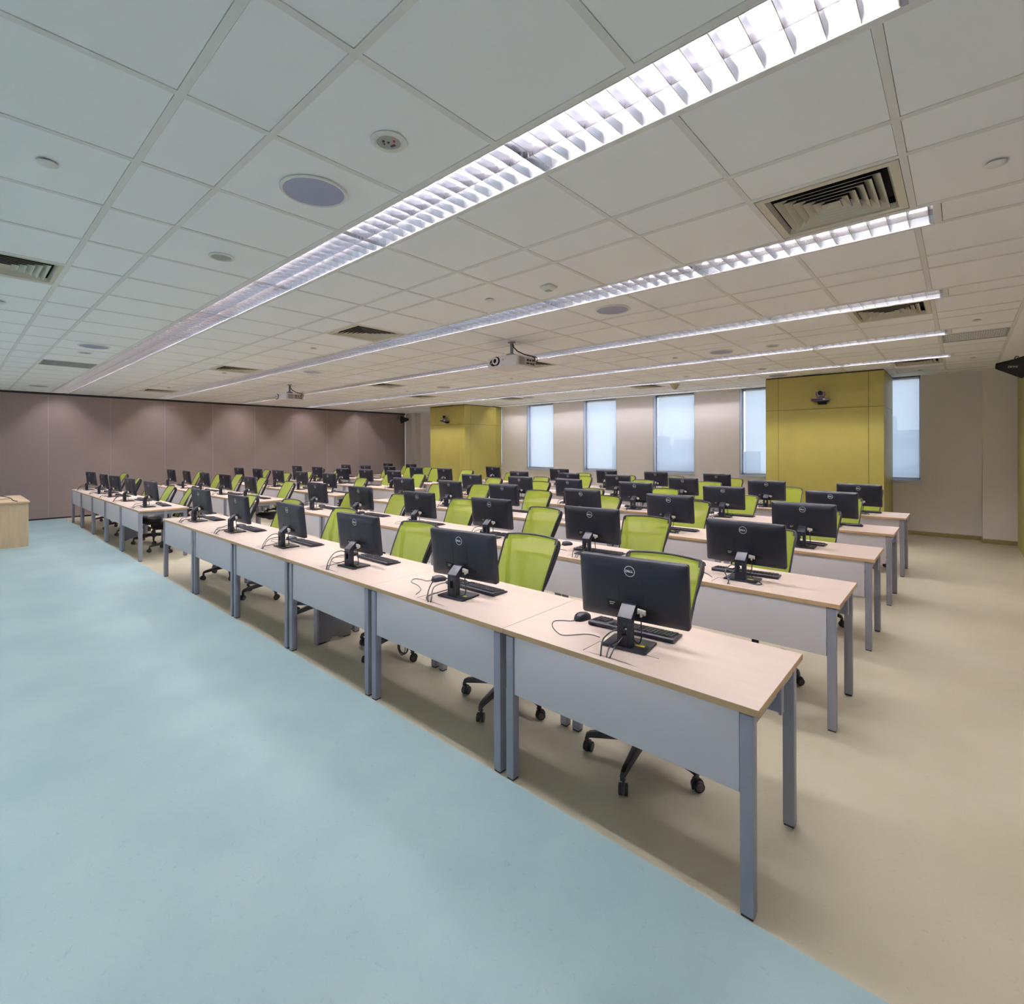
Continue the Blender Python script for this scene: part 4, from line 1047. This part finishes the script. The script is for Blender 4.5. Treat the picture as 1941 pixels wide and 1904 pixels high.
CH = {(0, 0): (-0.145, 1.058), (0, 1): (0.085, 1.057), (0, 2): (0.03, 1.025), (0, 3): (0.02, 1.048), (0, 4): (0.03, 1.060), (0, 5): (0.03, 1.037), (0, 6): (-0.06, 1.0), (0, 7): (0.04, 0.99), (0, 8): (0.0, 1.03), (0, 9): (0.12, 1.05), (0, 10): (0.0, 1.105),
      (1, 0): (-0.03, 1.037), (1, 1): (0.175, 1.033), (1, 2): (0.20, 1.023), (1, 3): (0.13, 1.031), (1, 4): (0.02, 1.01), (1, 5): (0.0, 0.955), (1, 6): (0.17, 1.042), (1, 7): (0.20, 1.07), (1, 8): (0.14, 1.098), (1, 9): (0.17, 1.056), (1, 10): (0.04, 1.104),
      (2, 0): (0.03, 1.041), (2, 1): (-0.04, 1.039), (2, 2): (0.02, 1.027), (2, 3): (0.075, 1.036), (2, 4): (0.08, 1.068), (2, 5): (0.21, 1.024), (2, 6): (0.15, 1.034), (2, 7): (0.17, 1.097), (2, 8): (0.21, 1.098), (2, 9): (0.22, 1.035), (2, 10): (0.23, 1.083),
      (3, 0): (0.01, 1.045), (3, 1): (0.04, 1.0), (3, 2): (0.13, 1.031), (3, 3): (0.025, 0.965), (3, 4): (0.09, 1.036), (3, 5): (0.10, 1.06), (3, 6): (0.075, 1.055), (3, 7): (0.11, 1.001), (3, 8): (0.1, 1.04), (3, 9): (0.0, 1.03), (3, 10): (0.18, 1.074),
      (4, 0): (0.07, 1.06), (4, 1): (0.25, 1.026), (4, 2): (0.22, 1.056), (4, 3): (0.165, 1.04), (4, 4): (-0.02, 1.062), (4, 5): (0.08, 1.005), (4, 6): (0.07, 1.095), (4, 7): (0.06, 1.105), (4, 8): (0.12, 1.106), (4, 9): (0.19, 1.076), (4, 10): (0.1, 1.03),
      (5, 2): (0.09, 1.038), (5, 3): (0.10, 1.044), (5, 4): (0.16, 1.021), (5, 5): (0.17, 1.034), (5, 6): (0.22, 0.965), (5, 9): (0.13, 1.036), (5, 10): (0.23, 1.064)}
ck = chair(); first = True
for r, i in STATIONS:
    o = ck if first else copy_tree(ck)
    dx, z = CH[(r, i)]
    a = random.uniform(-5, 5)
    if (r, i) == (0, 0): a = 3
    if (r, i) in ((0, 1), (1, 1), (2, 3)): a = 4
    if i > 5: a -= 3
    if r == 5: a *= 0.4
    a = math.radians(a)
    # keep the top of the backrest where it belongs while the chair turns about its column
    o.location = (xc(i)+dx+0.28*math.sin(a), r*PITCH+0.592, 0)
    o.rotation_euler = (0, 0, a)
    dz = z-1.050
    for c_ in o.children:
        nm = c_.name.split('.')[0]
        if nm in UP: c_.location.z = dz
    first = False
    tag(o, 'black and lime green mesh chair, '+where_desk(r, i), 'office chair', 'lime green mesh chairs in the %s' % ROWS[r])

# ------------------------------------------------------------------ under the desks
def riser(x, y, label):
    r = empty('cable_riser', (x, y, 0))
    b = MB(); b.prism([(-0.145, 0.01), (-0.05, 0.01), (-0.04, 0.022), (-0.02, 0.032), (0.02, 0.032), (0.04, 0.022), (0.05, 0.01), (0.155, 0.01), (0.155, 0.60), (-0.145, 0.60)], 0.045, 'x', -0.022)
    b.build('side_panel', 'dark_grey_panel', r, bevel=0.003)
    MB().box(-0.028, 0.028, -0.165, -0.146, 0.0, 0.60).build('front_panel', 'grey_metal', r, bevel=0.003)
    b = MB(); b.box(-0.02, 0.02, -0.14, -0.08, 0, 0.012); b.box(-0.02, 0.02, 0.09, 0.15, 0, 0.012); b.build('foot', 'black_key', r)
    tag(r, label, 'cable riser', 'grey cable risers under the front row')
riser(-3.560, 0.365, 'grey cable riser panel with a notched foot under the front row, before the middle aisle')
riser(-10.79, 0.365, 'grey cable riser panel under the front row, beyond the middle aisle')
def hank(x, y, z, label, sc=1.0, ang=0.3):
    """a wound power lead hanging on a short drop from the cable tray"""
    r = empty('power_lead', (x, y, 0))
    b = MB()
    for k in range(4):
        pts = []
        for q in range(16):
            t = 2*PI*q/16; pts.append((0.030*sc*math.cos(t)+0.003*k, 0.012*k-0.018+0.006*math.sin(2*t), z+0.045*sc*math.sin(t)))
        m_ = Matrix.Rotation(ang+0.25*k, 3, 'Z')
        b.tube([m_ @ Vector(p) for p in pts], 0.0035, 6, closed=True)
    b.build('coil', 'black_cable', r, smooth=True)
    MB().tube(smooth_path([(0, 0, z+0.04), (0.02, 0.0, z+0.14), (-0.02, -0.02, (z+0.6)/2+0.1), (0.0, -0.05, 0.655)]), 0.0035, 6).build('drop', 'black_cable', r, smooth=True)
    tag(r, label, 'power lead', 'wound power leads under the front row')
hank(-2.60, 0.40, 0.17, 'wound black power lead hanging under the third desk from the open end', 1.1)
hank(-6.55, 0.40, 0.36, 'wound black power lead hanging under the desk before the middle aisle', 1.0, 0.9)
# tower computer seen under the end desk of the third row
r = empty('tower_computer', (-8.625, 2*PITCH+0.20, 0))
MB().box(-0.09, 0.09, 0, 0.38, 0.30, 0.66).build('case', 'black_plastic', r, bevel=0.004)
b = MB()
for k in range(8): b.box(0.0895, 0.0915, 0.12, 0.30, 0.36+k*0.03, 0.372+k*0.03)
b.build('vent', 'dark_grey_panel', r)
b = MB(); b.box(-0.10, -0.092, 0.05, 0.33, 0.29, 0.70); b.box(0.092, 0.10, 0.15, 0.20, 0.29, 0.70); b.box(-0.10, 0.10, 0.05, 0.33, 0.285, 0.297); b.build('hanger', 'grey_metal', r)
tag(r, 'black tower computer hung under the third-row desk just across the middle aisle', 'computer')

# ------------------------------------------------------------------ teacher's desk
r = empty('lecturer_desk', (-12.25, -1.35, 0))
MB().box(-0.85, 0.85, -0.42, 0.42, 0.745, 0.775).build('tabletop', ['maple_panel'], r, bevel=0.002)
MB().box(0.79, 0.82, -0.40, 0.405, 0, 0.745).build('end_panel', 'maple_panel', r)
MB().box(-0.82, -0.79, -0.40, 0.405, 0, 0.745).build('end_panel', 'maple_panel', r)
MB().box(-0.79, 0.79, 0.37, 0.39, 0.05, 0.745).build('front_panel', 'maple_panel', r)
tag(r, 'maple lecturer desk with solid end panel in front of the partition', 'desk')
r = empty('cable_lead', (-12.0, -1.2, 0.775))
b = MB(); b.tube(smooth_path([(0.50, 0.10, 0.006), (0.30, 0.08, 0.012), (0.0, 0.06, 0.03), (-0.35, -0.02, 0.045), (-0.60, -0.12, 0.03), (-0.75, -0.25, 0.006)]), 0.007, 8)
b.tube(smooth_path([(0.05, 0.055, 0.02), (-0.05, -0.03, 0.008), (0.1, -0.15, 0.004), (0.3, -0.30, 0.004)]), 0.003, 6)
b.build('wire', 'black_cable', r, smooth=True)
MB().cyl((0.50, 0.10, 0.007), (0.58, 0.115, 0.007), 0.007, n=10).build('plug', 'black_cable', r)
tag(r, 'black cable lying loose on the maple lecturer desk', 'cable')
